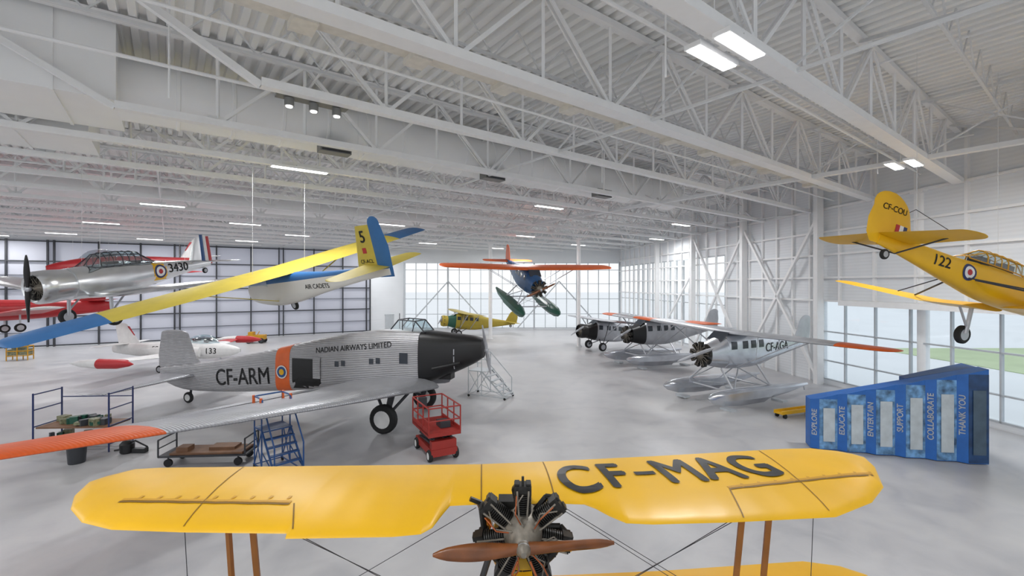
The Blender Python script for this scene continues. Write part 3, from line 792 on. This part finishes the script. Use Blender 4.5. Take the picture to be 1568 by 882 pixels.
# ------------------------------------------------------------ LOW WING TRAINERS
def lowwing(loc, head, pitch, roll, body, wingm, cowl, canopy_frame, hs, radial_nose=True, tail_style='square', tipcol=None, slim=1.0, inc=0.0, ch=1.0):
    e = empty('trainer_aircraft', loc, head, pitch, roll)
    fs = [(-.0, -.50, .50, .5), (-.25, -.62, .62, .62), (-1.2, -.66, .66, .66), (-2.2, -.72, .72, .62), (-3.6, -.7, .74, .54), (-5, -.48, .62, .40), (-7, -.12, .5, .2), (-8.4, .1, .42, .06)]
    fs = [(a, b * slim, c * (slim if a > -6 else 1), d * slim) for a, b, c, d in fs]
    b = fus(MB(), fs, -1.2, -8.4, e=2.3, k=22).make('fuselage', body, e, True)
    if radial_nose:
        mb = MB(); mb.rev([(-1.22, .64), (-.5, .68), (-.12, .66), (0, .56), (-.05, .5), (-.5, .5), (-1.0, .5)], (0, 0, 0), (1, 0, 0), 28); mb.make('engine_cowl', cowl, e, True)
        radial(e, -.35, 0, .5, 9)
        prop(e, .15, 0, 1.35, 80, 'black', 2, .06, hub='alu')
    else:
        fus(MB(), [(0, -.25, .3, .2), (-.3, -.45, .4, .32), (-1.2, -.66 * slim, .66 * slim, .66 * slim)], e=2.6).make('engine_cowl', cowl, e, True)
        prop(e, .08, .02, 1.2, 80, 'black', 2, .07, hub='alu')
    wings(e, [(.5, -1.6, 2.7 * ch, -.58, .14), (2.0, -1.65, 2.5 * ch, -.52, .13), (hs, -2.5 if ch == 1 else -1.9, 1.4, .02, .1)], wingm, tipcol, 1.2, .5, inc=inc)
    for sd in (1, -1): surf(MB(), [(sd * .05, -7.1, 1.4, .4, .09), (sd * 2.0, -7.4, .95, .4, .08)], 'y', .3, camber=0).make('tailplane', body, e, True)
    if tail_style == 'square':
        surf(MB(), [(.3, -7.0, .9, 0, .1), (1.7, -7.55, .35, 0, .08)], 'z').make('fin', body, e, True)
        surf(MB(), [(.15, -7.87, .26, 0, .2), (1.85, -7.87, .22, 0, .2)], 'z').make('rudder_blue', 'blue', e, True)
        surf(MB(), [(.15, -8.11, .24, 0, .12), (1.82, -8.08, .2, 0, .12)], 'z').make('rudder_white', 'white', e, True)
        surf(MB(), [(.2, -8.34, .22, 0, .1), (1.75, -8.27, .2, 0, .1)], 'z').make('rudder_red', 'red', e, True)
    else:
        rd = surf(MB(), [(.1, -7.5, 1.2, 0, .08), (.35, -7.3, 1.6, 0, .08), (.8, -7.2, 1.75, 0, .08), (1.2, -7.35, 1.5, 0, .08)], 'z', .55).make('rudder', body, e, True)
        for k, m_ in enumerate(('navy', 'white', 'red')):
            for sd in (1, -1): decal(rect(.16, .34), m_, e, axes(sd), (-7.50 - k * .16, sd * .1, .66), rd, 'fin_flash', .01)
    mb = MB(); g = MB(); pts = [(-1.9, .66, .68), (-2.35, 1.18, .42), (-3.3, 1.24, .42), (-4.2, 1.16, .38), (-4.9, .66, .3)]
    if slim < 1: pts = [(x, .56 + (z - .56) * .72, w * .85) for x, z, w in pts]
    zb_ = .55 if slim < 1 else .62
    arcs = []
    for x, zt, w in pts:
        arcs.append([(x, w * cos(a) * 1.0, zb_ + (zt - zb_) * sin(a) ** .7) for a in [pi * i / 8 for i in range(9)]])
    for r in arcs: mb.path(r, .022, 5)
    for x in (-2.6, -2.9, -3.6, -3.9):
        t_ = sec_at([(p[0], p[1], p[2], 0) for p in pts], x); mb.path([(x, t_[2] * cos(a), zb_ + (t_[1] - zb_) * sin(a) ** .7) for a in [pi * i / 8 for i in range(9)]], .016, 5)
    for k in (0, 2, 4, 6, 8): mb.path([r[k] for r in arcs], .02, 5)
    for a, b_ in zip(arcs[:-1], arcs[1:]):
        g.add(a + b_, [(i, i + 1, 10 + i, 9 + i) for i in range(8)])
    mb.make('canopy_frame', canopy_frame, e, True); g.make('canopy_glass', 'glass', e, True)
    mb = MB(); mb.box((-3.0, 0, .6), (.5, .4, .4)); mb.box((-4.1, 0, .58), (.4, .4, .35)); mb.make('cockpit_seats', 'dark', e)
    mt = MB(); mh = MB(); ms = MB()
    for sd in (1, -1):
        wheel(mt, mh, (-1.9, sd * 1.3, -1.55), .34, .18); ms.tube((-1.9, sd * 1.2, -1.5), (-2.0, sd * 1.15, -.5), .07); ms.tube((-1.9, sd * 1.2, -1.3), (-2.7, sd * 1.15, -.5), .04)
    wheel(mt, mh, (-8.0, 0, -.15), .16, .1); ms.tube((-8, .0, -.12), (-7.8, 0, .15), .03)
    mt.make('tyres', 'rubber', e, True); mh.make('hubs', 'alu', e, True); ms.make('undercarriage', 'alu', e, True)
    cables(e, [(-2.2, .5, .6), (-2.2, -.5, .6), (-6.8, 0, .4)])
    return e, b
e, b = lowwing((-18.9, 18, 6.35), -101.5, -8, 0, 'chrome', 'chrome', 'chrome', 'dark', 7.4)
decal(rect(.75, .85), 'yel', e, axes(1), (-5.05, 1, .12), b, 'yellow_panel', .008); roundel(e, axes(1), (-5.05, 1, .12), b, .34)
text('3430', .62, 'black', e, axes(1), (-6.15, 1, .2), b, .012, 'serial_number')
e, b = lowwing((19.0, 16.0, 5.65), 14.5, -14, 3, 'yel', 'yel', 'yel', 'yel2', 5.4, False, 'round', slim=.82, inc=.14, ch=.72)
roundel(e, axes(-1), (-4.9, -1, .08), b, .27); text('122', .48, 'black', e, axes(-1), (-6.0, -1, .14), b, .012, 'serial_number')
text('CF-COU', .26, 'black', e, axes(-1), (-8.05, -.5, 1.25), [c for c in e.children if c.name.startswith('rudder')][0], .01, 'registration', rot=0)
mb = MB()
for sd in (1, -1): mb.tube((-7.6, 0, -.02), (-7.7, sd * 1.4, .38), .025); mb.tube((-7.2, 0, 1.5), (-7.6, sd * 1.6, .42), .01); mb.tube((-4.6, sd * .35, -.1), (-3.0, sd * 2.4, -.4), .03); mb.tube((-4.9, sd * .3, -.1), (-3.6, sd * 2.6, -.4), .02)
mb.make('bracing_struts', 'dark', e)

# ------------------------------------------------------------ GLIDER
G = empty('glider', (-10.0, 19.8, 7.05), 146, -1, -17)
gm = split_mat('glider_two_tone', (44, 104, 162), (226, 224, 216), -.40, .045)
gs = [(3.2, -1.05, -.80, .06), (2.9, -1.28, -.55, .22), (1.9, -1.45, -.2, .36), (.5, -1.5, -.02, .4), (-1, -1.32, -.04, .36), (-3, -.92, -.08, .22), (-5.6, -.48, -.02, .11), (-6.9, -.34, -.02, .05)]
gb = fus(MB(), gs, e=2.8, k=24).make('fuselage', gm, G, True)
wings(G, [(.0, .85, 1.9, .08, .13), (4, .85, 1.9, .14, .13), (8.2, .65, 1.5, .22, .11)], 'gyel', 'gblue', 2.0, .35, inc=.12)
for sd in (1, -1): surf(MB(), [(0, -5.6, 1.35, .02, .09), (sd * 1.75, -5.8, .9, .02, .09)], 'y', .25, 0, inc=.08).make('tailplane', 'gyel', G, True)
gf = surf(MB(), [(-.2, -5.2, 1.15, 0, .08), (1.5, -5.6, .75, 0, .08)], 'z').make('fin', 'gyel', G, True)
surf(MB(), [(-.4, -6.3, .75, 0, .08), (.7, -6.3, .8, 0, .08), (1.52, -6.3, .6, 0, .08)], 'z', .25).make('rudder', 'gblue', G, True)
text('5', .6, 'black', G, axes(1), (-5.9, .1, 1.08), gf, .02, 'tail_number'); text('CF-ACL', .2, 'black', G, axes(1), (-5.85, .1, .2), gf, .01, 'registration')
text('AIR CADETS', .27, 'black', G, axes(1), (-2.7, .5, -.62), gb, .01, 'fuselage_lettering')
decal(rect(.2, .2), 'red', G, axes(1), (-5.85, .1, .6), gf, 'tail_emblem')
mb = MB()
for sd in (1, -1): mb.beam((.2, sd * .38, -1.2), (.1, sd * 3.4, .04), .09, .03)
mb.make('wing_struts', 'gyel', G)
g = MB(); fus(g, [(2.6, -.85, -.35, .24), (1.8, -.9, -.08, .33), (.7, -.85, 0.02, .38)], e=2.6, grow=.02, k=8); g.make('canopy_glass', 'glass', G, True)
mt = MB(); mh = MB(); wheel(mt, mh, (-.3, 0, -1.5), .22, .12); mt.make('tyre', 'rubber', G, True); mh.make('hub', 'alu', G, True)
cables(G, [(0, 1.2, .2), (0, -1.2, .2), (-5.2, 0, 0)])

# ------------------------------------------------------------ JETS
def jet(name, loc, head, pitch, roll, body, accent, hs, tanks=True, cab=False, wz=(-.35, 0), wm=None, tailh=1.9, nose=None):
    e = empty(name, loc, head, pitch, roll)
    fs = [(4.6, -.15, .1, .04), (4.1, -.38, .28, .28), (3, -.6, .5, .5), (1.5, -.7, .65, .62), (-1, -.72, .6, .66), (-3, -.6, .5, .5), (-5, -.4, .42, .34), (-5.6, -.3, .35, .28)]
    b = fus(MB(), fs, e=2.3, k=22).make('fuselage', body, e, True)
    fus(MB(), fs, 4.6, 3.9, .006, e=2.3).make('nose_cone', nose or accent, e, True)
    mb = MB()
    for sd in (1, -1): mb.loft([[(x, sd * (.62 + w * .5 + w * .5 * cos(a)), -.1 + h * sin(a)) for a in [2 * pi * i / 12 for i in range(12)]] for x, w, h in ((1.9, .3, .36), (1.0, .34, .4), (-1.5, .2, .36), (-2.8, .02, .2))])
    mb.make('air_intakes', body, e, True)
    wings(e, [(.5, .9, 2.6, wz[0], .12), (hs, .1, 1.4, wz[1], .09)], wm or body, accent, 1.3, .2)
    g = MB(); fus(g, [(2.9, .2, .55, .1), (2.3, .1, 1.05, .36), (1.2, .1, 1.1, .42), (.2, .1, .62, .2)], e=2.2, k=10); g.make('canopy_glass', 'glass', e, True)
    mb = MB(); mb.box((2.0, 0, .55), (.3, .5, .6)); mb.box((1.1, 0, .55), (.3, .5, .6)); mb.make('ejection_seats', 'dark', e)
    surf(MB(), [(.3, -3.4, 1.9, 0, .09), (tailh, -4.6, 1.0, 0, .08)], 'z', .1).make('fin', body, e, True)
    surf(MB(), [(tailh * .55, -3.95, .6, 0, .14), (tailh * .92, -4.42, .5, 0, .13)], 'z').make('fin_flash', accent, e, True)
    for sd in (1, -1): surf(MB(), [(0, -4.2, 1.2, .42, .09), (sd * 2.1, -4.7, .7, .42, .08)], 'y', .2, 0).make('tailplane', body, e, True)
    if tanks:
        mb = MB(); mc = MB()
        for sd in (1, -1):
            mb.rev([(-.2, .32), (1.0, .3), (1.8, .15), (2.1, .02)], (0, sd * (hs + .3), wz[1]), (1, 0, 0), 16); mc.rev([(-2.2, .02), (-1.4, .22), (-.2, .32)], (0, sd * (hs + .3), wz[1]), (1, 0, 0), 16)
        mb.make('tip_tank_noses', accent, e, True); mc.make('tip_tank_tails', body, e, True)
    mt = MB(); mh = MB(); ms = MB()
    for x, y in ((3.0, 0), (-.5, 1.6), (-.5, -1.6)): wheel(mt, mh, (x, y, -1.25), .28, .16); ms.tube((x, y, -1.25), (x, y, -.4), .05)
    mt.make('tyres', 'rubber', e, True); mh.make('hubs', 'alu', e, True); ms.make('undercarriage', 'alu', e, True)
    if cab: cables(e, [(1, .5, .3), (1, -.5, .3), (-3.5, 0, .4)])
    return e, b
e, b = jet('jet_trainer', (-27.6, 33, 7.9), -112, -4, 4, 'white', 'red', 6.0, False, True, (-.6, -1.0), 'red')
fus(MB(), [(4.0, -.3, .3, .3), (3, -.6, .52, .52), (1.5, -.2, .67, .64), (-1, 0, .62, .66), (-3, .1, .52, .5), (-5, .2, .44, .34)], e=2.3, grow=.01).make('red_upper_stripe', 'red', e, True)
e, b = jet('jet_trainer', (-33.0, 29.5, 4.9), -120, 0, 4, 'red', 'white', 6.5, False, True, (-.4, -.2), 'red')
e, b = jet('jet_aircraft', (-25.3, 35.2, 1.53), -4, 0, 0, 'white', 'red', 6.2, True, nose='white')
text('FORCES', .5, 'black', e, axes(-1), (-1.2, -1, .1), b, .012, 'fuselage_lettering')
text('133', .6, 'black', e, axes(-1), (2.6, -1, -.05), b, .012, 'serial_number')

# ------------------------------------------------------------ HIGH WING BUSH PLANES
def bush(name, loc, head, pitch, roll, body, nose, wingm, tipm, hs, gear, gz, floatm='alu2', cowl=None, finm=None, hung=False, tiplen=1.6, chord=2.0):
    e = empty(name, loc, head, pitch, roll)
    fs = [(2.1, gz + .3, gz + 1.45, .55), (1.4, gz + .15, gz + 1.65, .64), (.5, gz, gz + 1.93, .7), (-1.8, gz, gz + 1.9, .68), (-3.6, gz + .35, gz + 1.62, .5), (-6, gz + .8, gz + 1.4, .22), (-7.2, gz + 1, gz + 1.3, .06)]
    b = fus(MB(), fs, .9, -7.2, e=3.2, k=22).make('fuselage', body, e, True)
    fus(MB(), fs, 2.1, .9, .003, e=2.6, k=6).make('nose_section', nose, e, True)
    zc = gz + .88
    if cowl: MB().rev([(-.2, .66), (.2, .7), (.5, .66), (.55, .58), (.4, .56), (-.15, .58)], (2.1, 0, zc), (1, 0, 0), 26).make('engine_cowl', cowl, e, True)
    radial(e, 2.35, zc, .66, 9); prop(e, 2.8, zc, 1.3, 25, 'alu' if not hung else 'wood', 2, .065, hub='alu')
    zw = gz + 2.0
    wings(e, [(0, .7, chord, zw, .14), (hs * .6, .7, chord, zw + .08, .13), (hs - .6, .5, chord * .8, zw + .12, .11)], wingm, tipm, tiplen, .6)
    for sd in (1, -1):
        for x in (.55, -.35, -1.05, -1.75): decal(rect(.44, .42), 'win', e, axes(sd), (x, sd, gz + 1.35), b, 'cabin_window', .012)
        surf(MB(), [(0, -5.9, 1.4, gz + 1.25, .09), (sd * 2.2, -6.2, 1.0, gz + 1.25, .08)], 'y', .3, 0).make('tailplane', wingm, e, True)
    surf(MB(), [(gz + 1.1, -5.7, 1.7, 0, .09), (gz + 1.9, -6.1, 1.4, 0, .08), (gz + 2.4, -6.35, 1.1, 0, .08)], 'z', .35).make('fin', finm or wingm, e, True)
    mb = MB(); mb.add([(1.35, -.5, gz + 1.62), (1.35, .5, gz + 1.62), (.75, .5, gz + 2.05), (.75, -.5, gz + 2.05)], [(0, 1, 2, 3)]); mb.make('windshield', 'win', e)
    mb = MB()
    for sd in (1, -1):
        for x in (.35, -1.0): mb.beam((x, sd * .65, gz + .15), (x - .1, sd * hs * .5, zw - .02), .09, .035)
        for f in (.35, .7): mb.tube((.35, sd * (.65 + (hs * .5 - .65) * f), gz + .15 + (zw - gz - .15) * f), (.2, sd * (.65 + (hs * .5 - .65) * f), zw), .02)
    mb.make('wing_struts', 'alu', e)
    if gear == 'float':
        mf = MB(); ms = MB()
        for sd in (1, -1):
            y0 = sd * 1.5; rings = []
            for x, zk, zt, w in ((3.5, .62, .72, .04), (3.2, .4, .84, .2), (2.4, .16, .92, .36), (1.0, .02, .94, .42), (-.9, .0, .88, .42), (-.95, .12, .88, .42), (-3, .3, .78, .34), (-4.7, .56, .7, .1)):
                zm = zk + (zt - zk) * .45
                rings.append([(x, y0, zk), (x, y0 + w, zm), (x, y0 + w, zt - .08), (x, y0 + w * .6, zt), (x, y0, zt + .03), (x, y0 - w * .6, zt), (x, y0 - w, zt - .08), (x, y0 - w, zm)])
            mf.loft(rings)
            for x in (1.6, -1.4): ms.tube((x, y0, .85), (x - .2, sd * .55, gz + .12), .05); ms.tube((x, y0, .85), (x + 1.5 * (1 if x < 0 else -1), sd * .6, gz + .1), .035)
            ms.tube((-4.4, y0, .7), (-4.5, y0, .3), .03)
        for x in (1.6, -1.4): ms.tube((x, -1.5, .75), (x, 1.5, .75), .05)
        ms.tube((1.6, -1.5, .8), (-1.4, 1.5, .8), .015); ms.tube((1.6, 1.5, .8), (-1.4, -1.5, .8), .015)
        mf.make('floats', floatm, e, True); ms.make('float_struts', 'alu', e)
        if not hung:
            mb = MB()
            for sd in (1, -1):
                for x in (2.0, -2.2): mb.box((x, sd * 1.5, -.06), (.4, .7, .12))
            mb.make('float_blocks', 'mull', e)
    else:
        mt = MB(); mh = MB(); ms = MB()
        for sd in (1, -1):
            wheel(mt, mh, (.6, sd * 1.25, .42), .42, .24); ms.tube((.6, sd * 1.15, .42), (.6, sd * .6, gz + .2), .05); ms.tube((.6, sd * 1.15, .42), (-.5, sd * .6, gz + .1), .04); ms.tube((.6, sd * 1.2, .45), (.5, sd * 2.0, zw), .03)
        wheel(mt, mh, (-6.6, 0, gz + .75), .18, .1)
        mt.make('tyres', 'rubber', e, True); mh.make('hubs', 'alu', e, True); ms.make('undercarriage', 'dark', e, True)
    if hung: cables(e, [(0, 1.6, zw), (0, -1.6, zw), (-5.5, 0, gz + 1.4)])
    return e, b
e, b = bush('floatplane', (12.3, 25.9, .14), 206.8, 0, -1.6, 'alu2', 'alu2', 'alu', 'orange', 7.9, 'float', 1.7, chord=1.7)
text('CF-AGA', .7, 'black', e, axes(1), (-3.4, 1, 2.75), b, .012, 'registration')
e, b = bush('floatplane', (1.29, 39.1, 4.4), -72.6, -15, 0, 'dblue', 'dblue', 'orange', None, 7.6, 'float', 1.6, 'green', None, 'orange', True)
e, b = bush('floatplane', (11.3, 37.4, .14), 203, 0, 0, 'alu', 'black', 'alu', 'orange', 6.6, 'float', 1.5, 'alu2', None, 'alu')
e, b = bush('bush_plane', (8.8, 45.6, 0), 203, 5, 0, 'alu', 'black', 'alu', 'alu', 6.6, 'wheel', .9, cowl='black')
text('CF-AAM', .7, 'black', e, axes(1), (-3.2, 1, 1.9), b, .012, 'registration')
e, b = bush('bush_plane', (-6.5, 58, 0), 200, 5, 0, 'olive', 'green', 'olive', 'olive', 7.5, 'wheel', .9, cowl='olive')

# ------------------------------------------------------------ GROUND EQUIPMENT
def rails(mb, x0, x1, y0, y1, z0, z1, r=.022, mids=1, posts=3):
    for k in range(mids + 1):
        z = z1 - (z1 - z0) * k / (mids + 1)
        mb.path([(x0, y0, z), (x1, y0, z), (x1, y1, z), (x0, y1, z), (x0, y0, z)], r)
    for i in range(posts):
        x = x0 + (x1 - x0) * i / (posts - 1)
        for y in (y0, y1): mb.tube((x, y, z0), (x, y, z1), r)

e = empty('scissor_lift', (-2.95, 17.7, 0), -62)
mb = MB(); mb.box((0, 0, 1.02), (2.1, 1.25, .14)); mb.box((0, .61, 1.12), (2.1, .03, .2)); mb.box((0, -.61, 1.12), (2.1, .03, .2)); rails(mb, -1.03, 1.03, -.61, .61, 1.05, 2.0, .028, 1, 4)
mb.box((0, 0, .34), (2.0, 1.0, .26)); mb.box((.85, 0, .62), (.25, .95, .3)); mb.make('platform_and_chassis', 'lred', e)
mb = MB()
for y in (-.38, .38):
    for k in range(3): mb.beam((-.8, y, .5 + k * .15), (.8, y, .62 + k * .15), .06, .07); mb.beam((.8, y * .9, .5 + k * .15), (-.8, y * .9, .62 + k * .15), .06, .07)
mb.box((-.9, -.25, 1.8), (.2, .3, .35)); mb.box((.3, .2, 1.2), (.5, .4, .22)); mb.make('scissor_stack', 'dark', e)
mt = MB(); mh = MB()
for x in (-.8, .8):
    for y in (-.5, .5): wheel(mt, mh, (x, y, .22), .22, .15)
mt.make('tyres', 'rubber', e, True); mh.make('hubs', 'white', e, True)

def stair(name, loc, head, w, n, rise, run, m, m2, plat=.8, rail=1.0):
    e = empty(name, loc, head); mb = MB(); h = n * rise; L = n * run
    for i in range(n):
        mb.box((i * run, 0, (i + 1) * rise), (run * .9, w, .04))
    mb.box((L + plat / 2 - run / 2, 0, h), (plat, w, .05))
    for y in (-w / 2, w / 2):
        mb.beam((-run * .5, y, .1), (L - run * .5, y, h), .04, .08); mb.tube((L - run * .4, y, .1), (L - run * .4, y, h + rail), .025); mb.tube((L + plat - run * .5, y, .1), (L + plat - run * .5, y, h + rail), .025)
        mb.tube((-run * .5, y, .12), (L + plat, y, .12), .025); mb.tube((-run * .5, y, .15), (L - run * .4, y, h * .5), .02); mb.tube((L - run * .4, y, .15), (L + plat - run * .5, y, h), .02); mb.tube((L + plat - run * .5, y, .15), (L - run * .4, y, h), .02)
    for x in (-run * .5, L - run * .4, L + plat - run * .5): mb.tube((x, -w / 2, .12), (x, w / 2, .12), .02)
    mb.make('stair_frame', m, e)
    mr = MB()
    for y in (-w / 2, w / 2):
        mr.path([(-.0, y, rise), (0, y, rise + .85), (L - run * .4, y, h + rail), (L + plat - run * .5, y, h + rail)], .028); mr.tube((L - run * .4, y, h + rail * .5), (L + plat - run * .5, y, h + rail * .5), .02)
    mr.tube((L + plat - run * .5, -w / 2, h + rail), (L + plat - run * .5, w / 2, h + rail), .028); mr.make('handrails', m2, e)
    mt = MB()
    for x in (-run * .3, L + plat - run * .6):
        for y in (-w / 2, w / 2): mt.tube((x, y - .02, .07), (x, y + .03, .07), .07, n=12)
    mt.make('castors', 'rubber', e)
    return e
e = stair('rolling_stairs', (-7.5, 15.4, 0), 138, .95, 6, .24, .2, 'blue', 'blue', .7, 1.1)
mb = MB()
for y in (-.5, .5): mb.tube((1.12, y, 1.95), (1.12, y, 2.58), .05); mb.tube((1.80, y, 1.95), (1.80, y, 2.58), .05)
mb.make('foam_pads', 'orange', e)
e = stair('rolling_stairs', (-.25, 26.2, 0), 155, 1.1, 6, .25, .25, 'mull', 'mull', .9, 1.0)

e = empty('platform_cart', (-11.1, 16.8, 0), 4); mb = MB(); mt = MB(); mw = MB()
mb.box((0, 0, .38), (3.0, 1.0, .06))
for x in (-1.48, 1.48): mb.path([(x, -.5, .38), (x, -.5, .98), (x, .5, .98), (x, .5, .38)], .028); mb.tube((x, -.5, .68), (x, .5, .68), .022)
for x in (-1.2, 1.2):
    for y in (-.4, .4): mt.tube((x, y - .04, .14), (x, y + .04, .14), .14, n=14); mb.tube((x, y, .14), (x, y, .38), .03)
mb.make('cart_frame', 'dark', e); mt.make('castors', 'rubber', e)
mw.box((0.1, 0, .45), (2.5, .85, .07)); mw.box((.5, .1, .53), (.9, .5, .1)); mw.box((-.8, -.1, .56), (.4, .4, .16)); mw.make('cart_load', 'brown', e)
e = empty('maintenance_workstand', (-17.0, 18.3, 0), 3); mb = MB()
for x in (-1.5, 1.3):
    for y in (-.6, .6): mb.tube((x, y, 0), (x, y, 2.3), .03)
    for z in (.3, 1.0, 1.65, 2.25): mb.tube((x, -.6, z), (x, .6, z), .025)
for z in (.35, 1.9): mb.tube((-1.5, .6, z), (1.3, .6, z), .022)
mb.tube((-1.5, -.6, .35), (1.3, -.6, .35), .022); mb.make('workstand_frame', 'navy', e)
mb = MB(); mb.box((-.1, 0, .95), (2.7, 1.1, .06)); mb.box((-.1, 0, .4), (2.4, .9, .05)); mb.make('workstand_deck', 'brown', e)
mb = MB(); my = MB(); mr_ = MB()
for i in range(34):
    (mb, my, mr_)[i % 3].box((random.uniform(-1.2, 1.0), random.uniform(-.4, .4), 1.08 if i < 24 else .52), (random.uniform(.12, .4), random.uniform(.12, .3), random.uniform(.1, .36)), Matrix.Rotation(random.uniform(0, 3), 3, 'Z'))
mb.make('tools_a', 'dark', e); my.make('tools_b', 'green', e); mr_.make('tools_c', 'tool', e)
e = empty('waste_bin', (-15.9, 16.7, 0)); mb = MB(); mb.rev([(0, .24), (.04, .25), (.75, .3), (.78, .33), (.82, .33), (.82, .29), (.1, .23)], (0, 0, 0), (0, 0, 1), 20); mb.make('bin_body', 'dark', e, True)
mb = MB(); mb.rev([(0, .29), (.06, .31), (.12, .2)], (0, 0, .78), (0, 0, 1), 20); mb.make('bin_bag', 'green', e, True)
e = empty('vacuum_cleaner', (-14.9, 17.7, 0)); mb = MB(); mb.rev([(0, .2), (.05, .24), (.35, .24), (.45, .15), (.5, .05)], (0, 0, 0), (0, 0, 1), 18); mb.box((.5, 0, .1), (.5, .2, .16))
mb.path([(.1, 0, .4), (.4, -.1, .5), (.7, .1, .2), (.5, .3, .04), (-.3, .35, .04), (-.6, .1, .04)], .03, 8); mb.make('cleaner_body_and_hose', 'black', e, True)
e = empty('tool_cart', (-42.5, 39.5, 0), 20); mb = MB(); rails(mb, -.7, .7, -.4, .4, .0, 1.2, .04, 2, 3); mb.make('cart_rails', 'yel2', e)
mb = MB(); mb.box((0, 0, .7), (1.3, .75, .5)); mb.box((0, 0, 1.15), (.9, .5, .3)); mb.make('cart_box', 'tool', e)
e = empty('float_dolly', (14.1, 22.7, 0), 20); mb = MB(); mb.box((0, 0, .24), (2.4, .5, .07)); mb.box((0, .2, .32), (2.4, .08, .1)); mb.box((0, -.2, .32), (2.4, .08, .1)); mb.make('dolly_frame', 'yel', e)
mt = MB()
for x in (-1, 1):
    for y in (-.22, .22): mt.tube((x, y - .04, .11), (x, y + .04, .11), .11, n=12)
mt.make('castors', 'rubber', e)
e = empty('tow_tractor', (-28.5, 51, 0), 10); mb = MB(); mb.box((0, 0, .65), (1.8, 1.0, .5)); mb.box((-.5, 0, 1.05), (.5, .8, .4)); mb.tube((.1, 0, .9), (.3, 0, 1.3), .04); mb.make('tug_body', 'yel2', e)
mt = MB(); mh = MB()
for x in (-.65, .65):
    for y in (-.5, .5): wheel(mt, mh, (x, y, .3), .3, .2)
mt.make('tyres', 'rubber', e, True); mh.make('hubs', 'dark', e)

# ------------------------------------------------------------ DONOR DISPLAY
K = empty('donor_display', (0, 0, 0)); A = Vector((11.9, 18.3)); B = Vector((17.2, 16.55)); ek = (B - A).normalized(); mk = Vector((ek.y, -ek.x)); LK = (B - A).length; nbays = 6; bw = LK / nbays
kb = MB(); kf = MB(); kp = MB(); kg = MB(); kn = MB(); kd = MB()
words = ['EXPLORE', 'EDUCATE', 'ENTERTAIN', 'SUPPORT', 'COLLABORATE', 'THANK YOU']
def hz(s): return 1.95 + (3.45 - 1.95) * s / LK
for i in range(nbays):
    s0 = i * bw; s1 = s0 + bw; sm = s0 + bw * .30
    a = A + ek * s0 + mk * .10; m1 = A + ek * sm + mk * .24; c = A + ek * s1 + mk * .10; d1 = A + ek * s1 - mk * .5; d0 = A + ek * s0 - mk * .5
    kb.prism([tuple(a), tuple(m1), tuple(c), tuple(d1), tuple(d0)], .03, [hz(s0), hz(sm), hz(s1), hz(s1), hz(s0)])
    def face(mbx, p, q, u0, u1, z0, z1, o):
        d = (q - p); n = Vector((d.y, -d.x)).normalized()
        if n.dot(mk) < 0: n = -n
        f0 = p + d * u0 + n * o; f1 = p + d * u1 + n * o
        mbx.add([(f0.x, f0.y, z0), (f1.x, f1.y, z0), (f1.x, f1.y, z1), (f0.x, f0.y, z1)], [(0, 1, 2, 3)])
    face(kf, a, m1, .0, 1, .05, hz(s0) - .01, .006)
    face(kp if i < 5 else kn, m1, c, .0, 1, .05, hz(sm) - .02, .006)
    face(kg if i < 5 else kd, m1, c, .2, .84, .35, hz(sm) * .82, .03)
    d = (m1 - a).normalized(); n = Vector((d.y, -d.x)); n = n if n.dot(mk) > 0 else -n
    R = Matrix(((0, -d.x, n.x), (0, -d.y, n.y), (1, 0, 0)))
    pc = (a + m1) / 2 + n * .02
    text(words[i], .25, 'white', K, R, (pc.x, pc.y, hz(s0) * .55), None, .02, 'display_lettering')
kb.make('display_body', 'kblue', K); kf.make('display_text_faces', 'kblue', K); kp.make('display_print', 'kpic', K); kg.make('display_plaques', 'kgrey', K); kn.make('display_end_panel', 'knav', K); kd.make('display_end_plaque', 'kdk', K)
mb = MB(); a = A + ek * 3.4 - mk * .6; b_ = B - mk * .6; mb.prism([tuple(a), tuple(b_), tuple(b_ - mk * .9), tuple(a - mk * .5)], .03, [2.85, 3.42, 3.42, 2.85]); mb.make('display_rear', 'blue', K)
reanchor(K, (14.6, 17.4, 0))

# ------------------------------------------------------------ WORLD / CAMERA
w = bpy.data.worlds.new('sky'); scene.world = w; w.use_nodes = True
nt = w.node_tree; N = nt.nodes; L = nt.links; bg = N['Background']
tc = N.new('ShaderNodeTexCoord'); sp = N.new('ShaderNodeSeparateXYZ'); L.new(tc.outputs['Generated'], sp.inputs[0])
rp = N.new('ShaderNodeValToRGB'); rp.color_ramp.elements[0].position = 0.0; rp.color_ramp.elements[0].color = (.96, .98, 1, 1)
rp.color_ramp.elements[1].position = .7; rp.color_ramp.elements[1].color = (.86, .92, 1, 1)
L.new(sp.outputs['Z'], rp.inputs[0]); L.new(rp.outputs[0], bg.inputs['Color']); bg.inputs['Strength'].default_value = 1.1

cam = bpy.data.cameras.new('camera'); co = bpy.data.objects.new('camera', cam); COL.objects.link(co)
co.location = (0, 0, H); co.rotation_euler = (radians(90), 0, 0)
cam.sensor_width = 36; cam.lens = 36 * 700 / 1568; cam.shift_y = -5 / 1568; cam.clip_end = 1000; cam.clip_start = .05
scene.camera = co
scene.view_settings.view_transform = 'Standard'
scene.view_settings.look = 'None'
scene.view_settings.exposure = 0.0
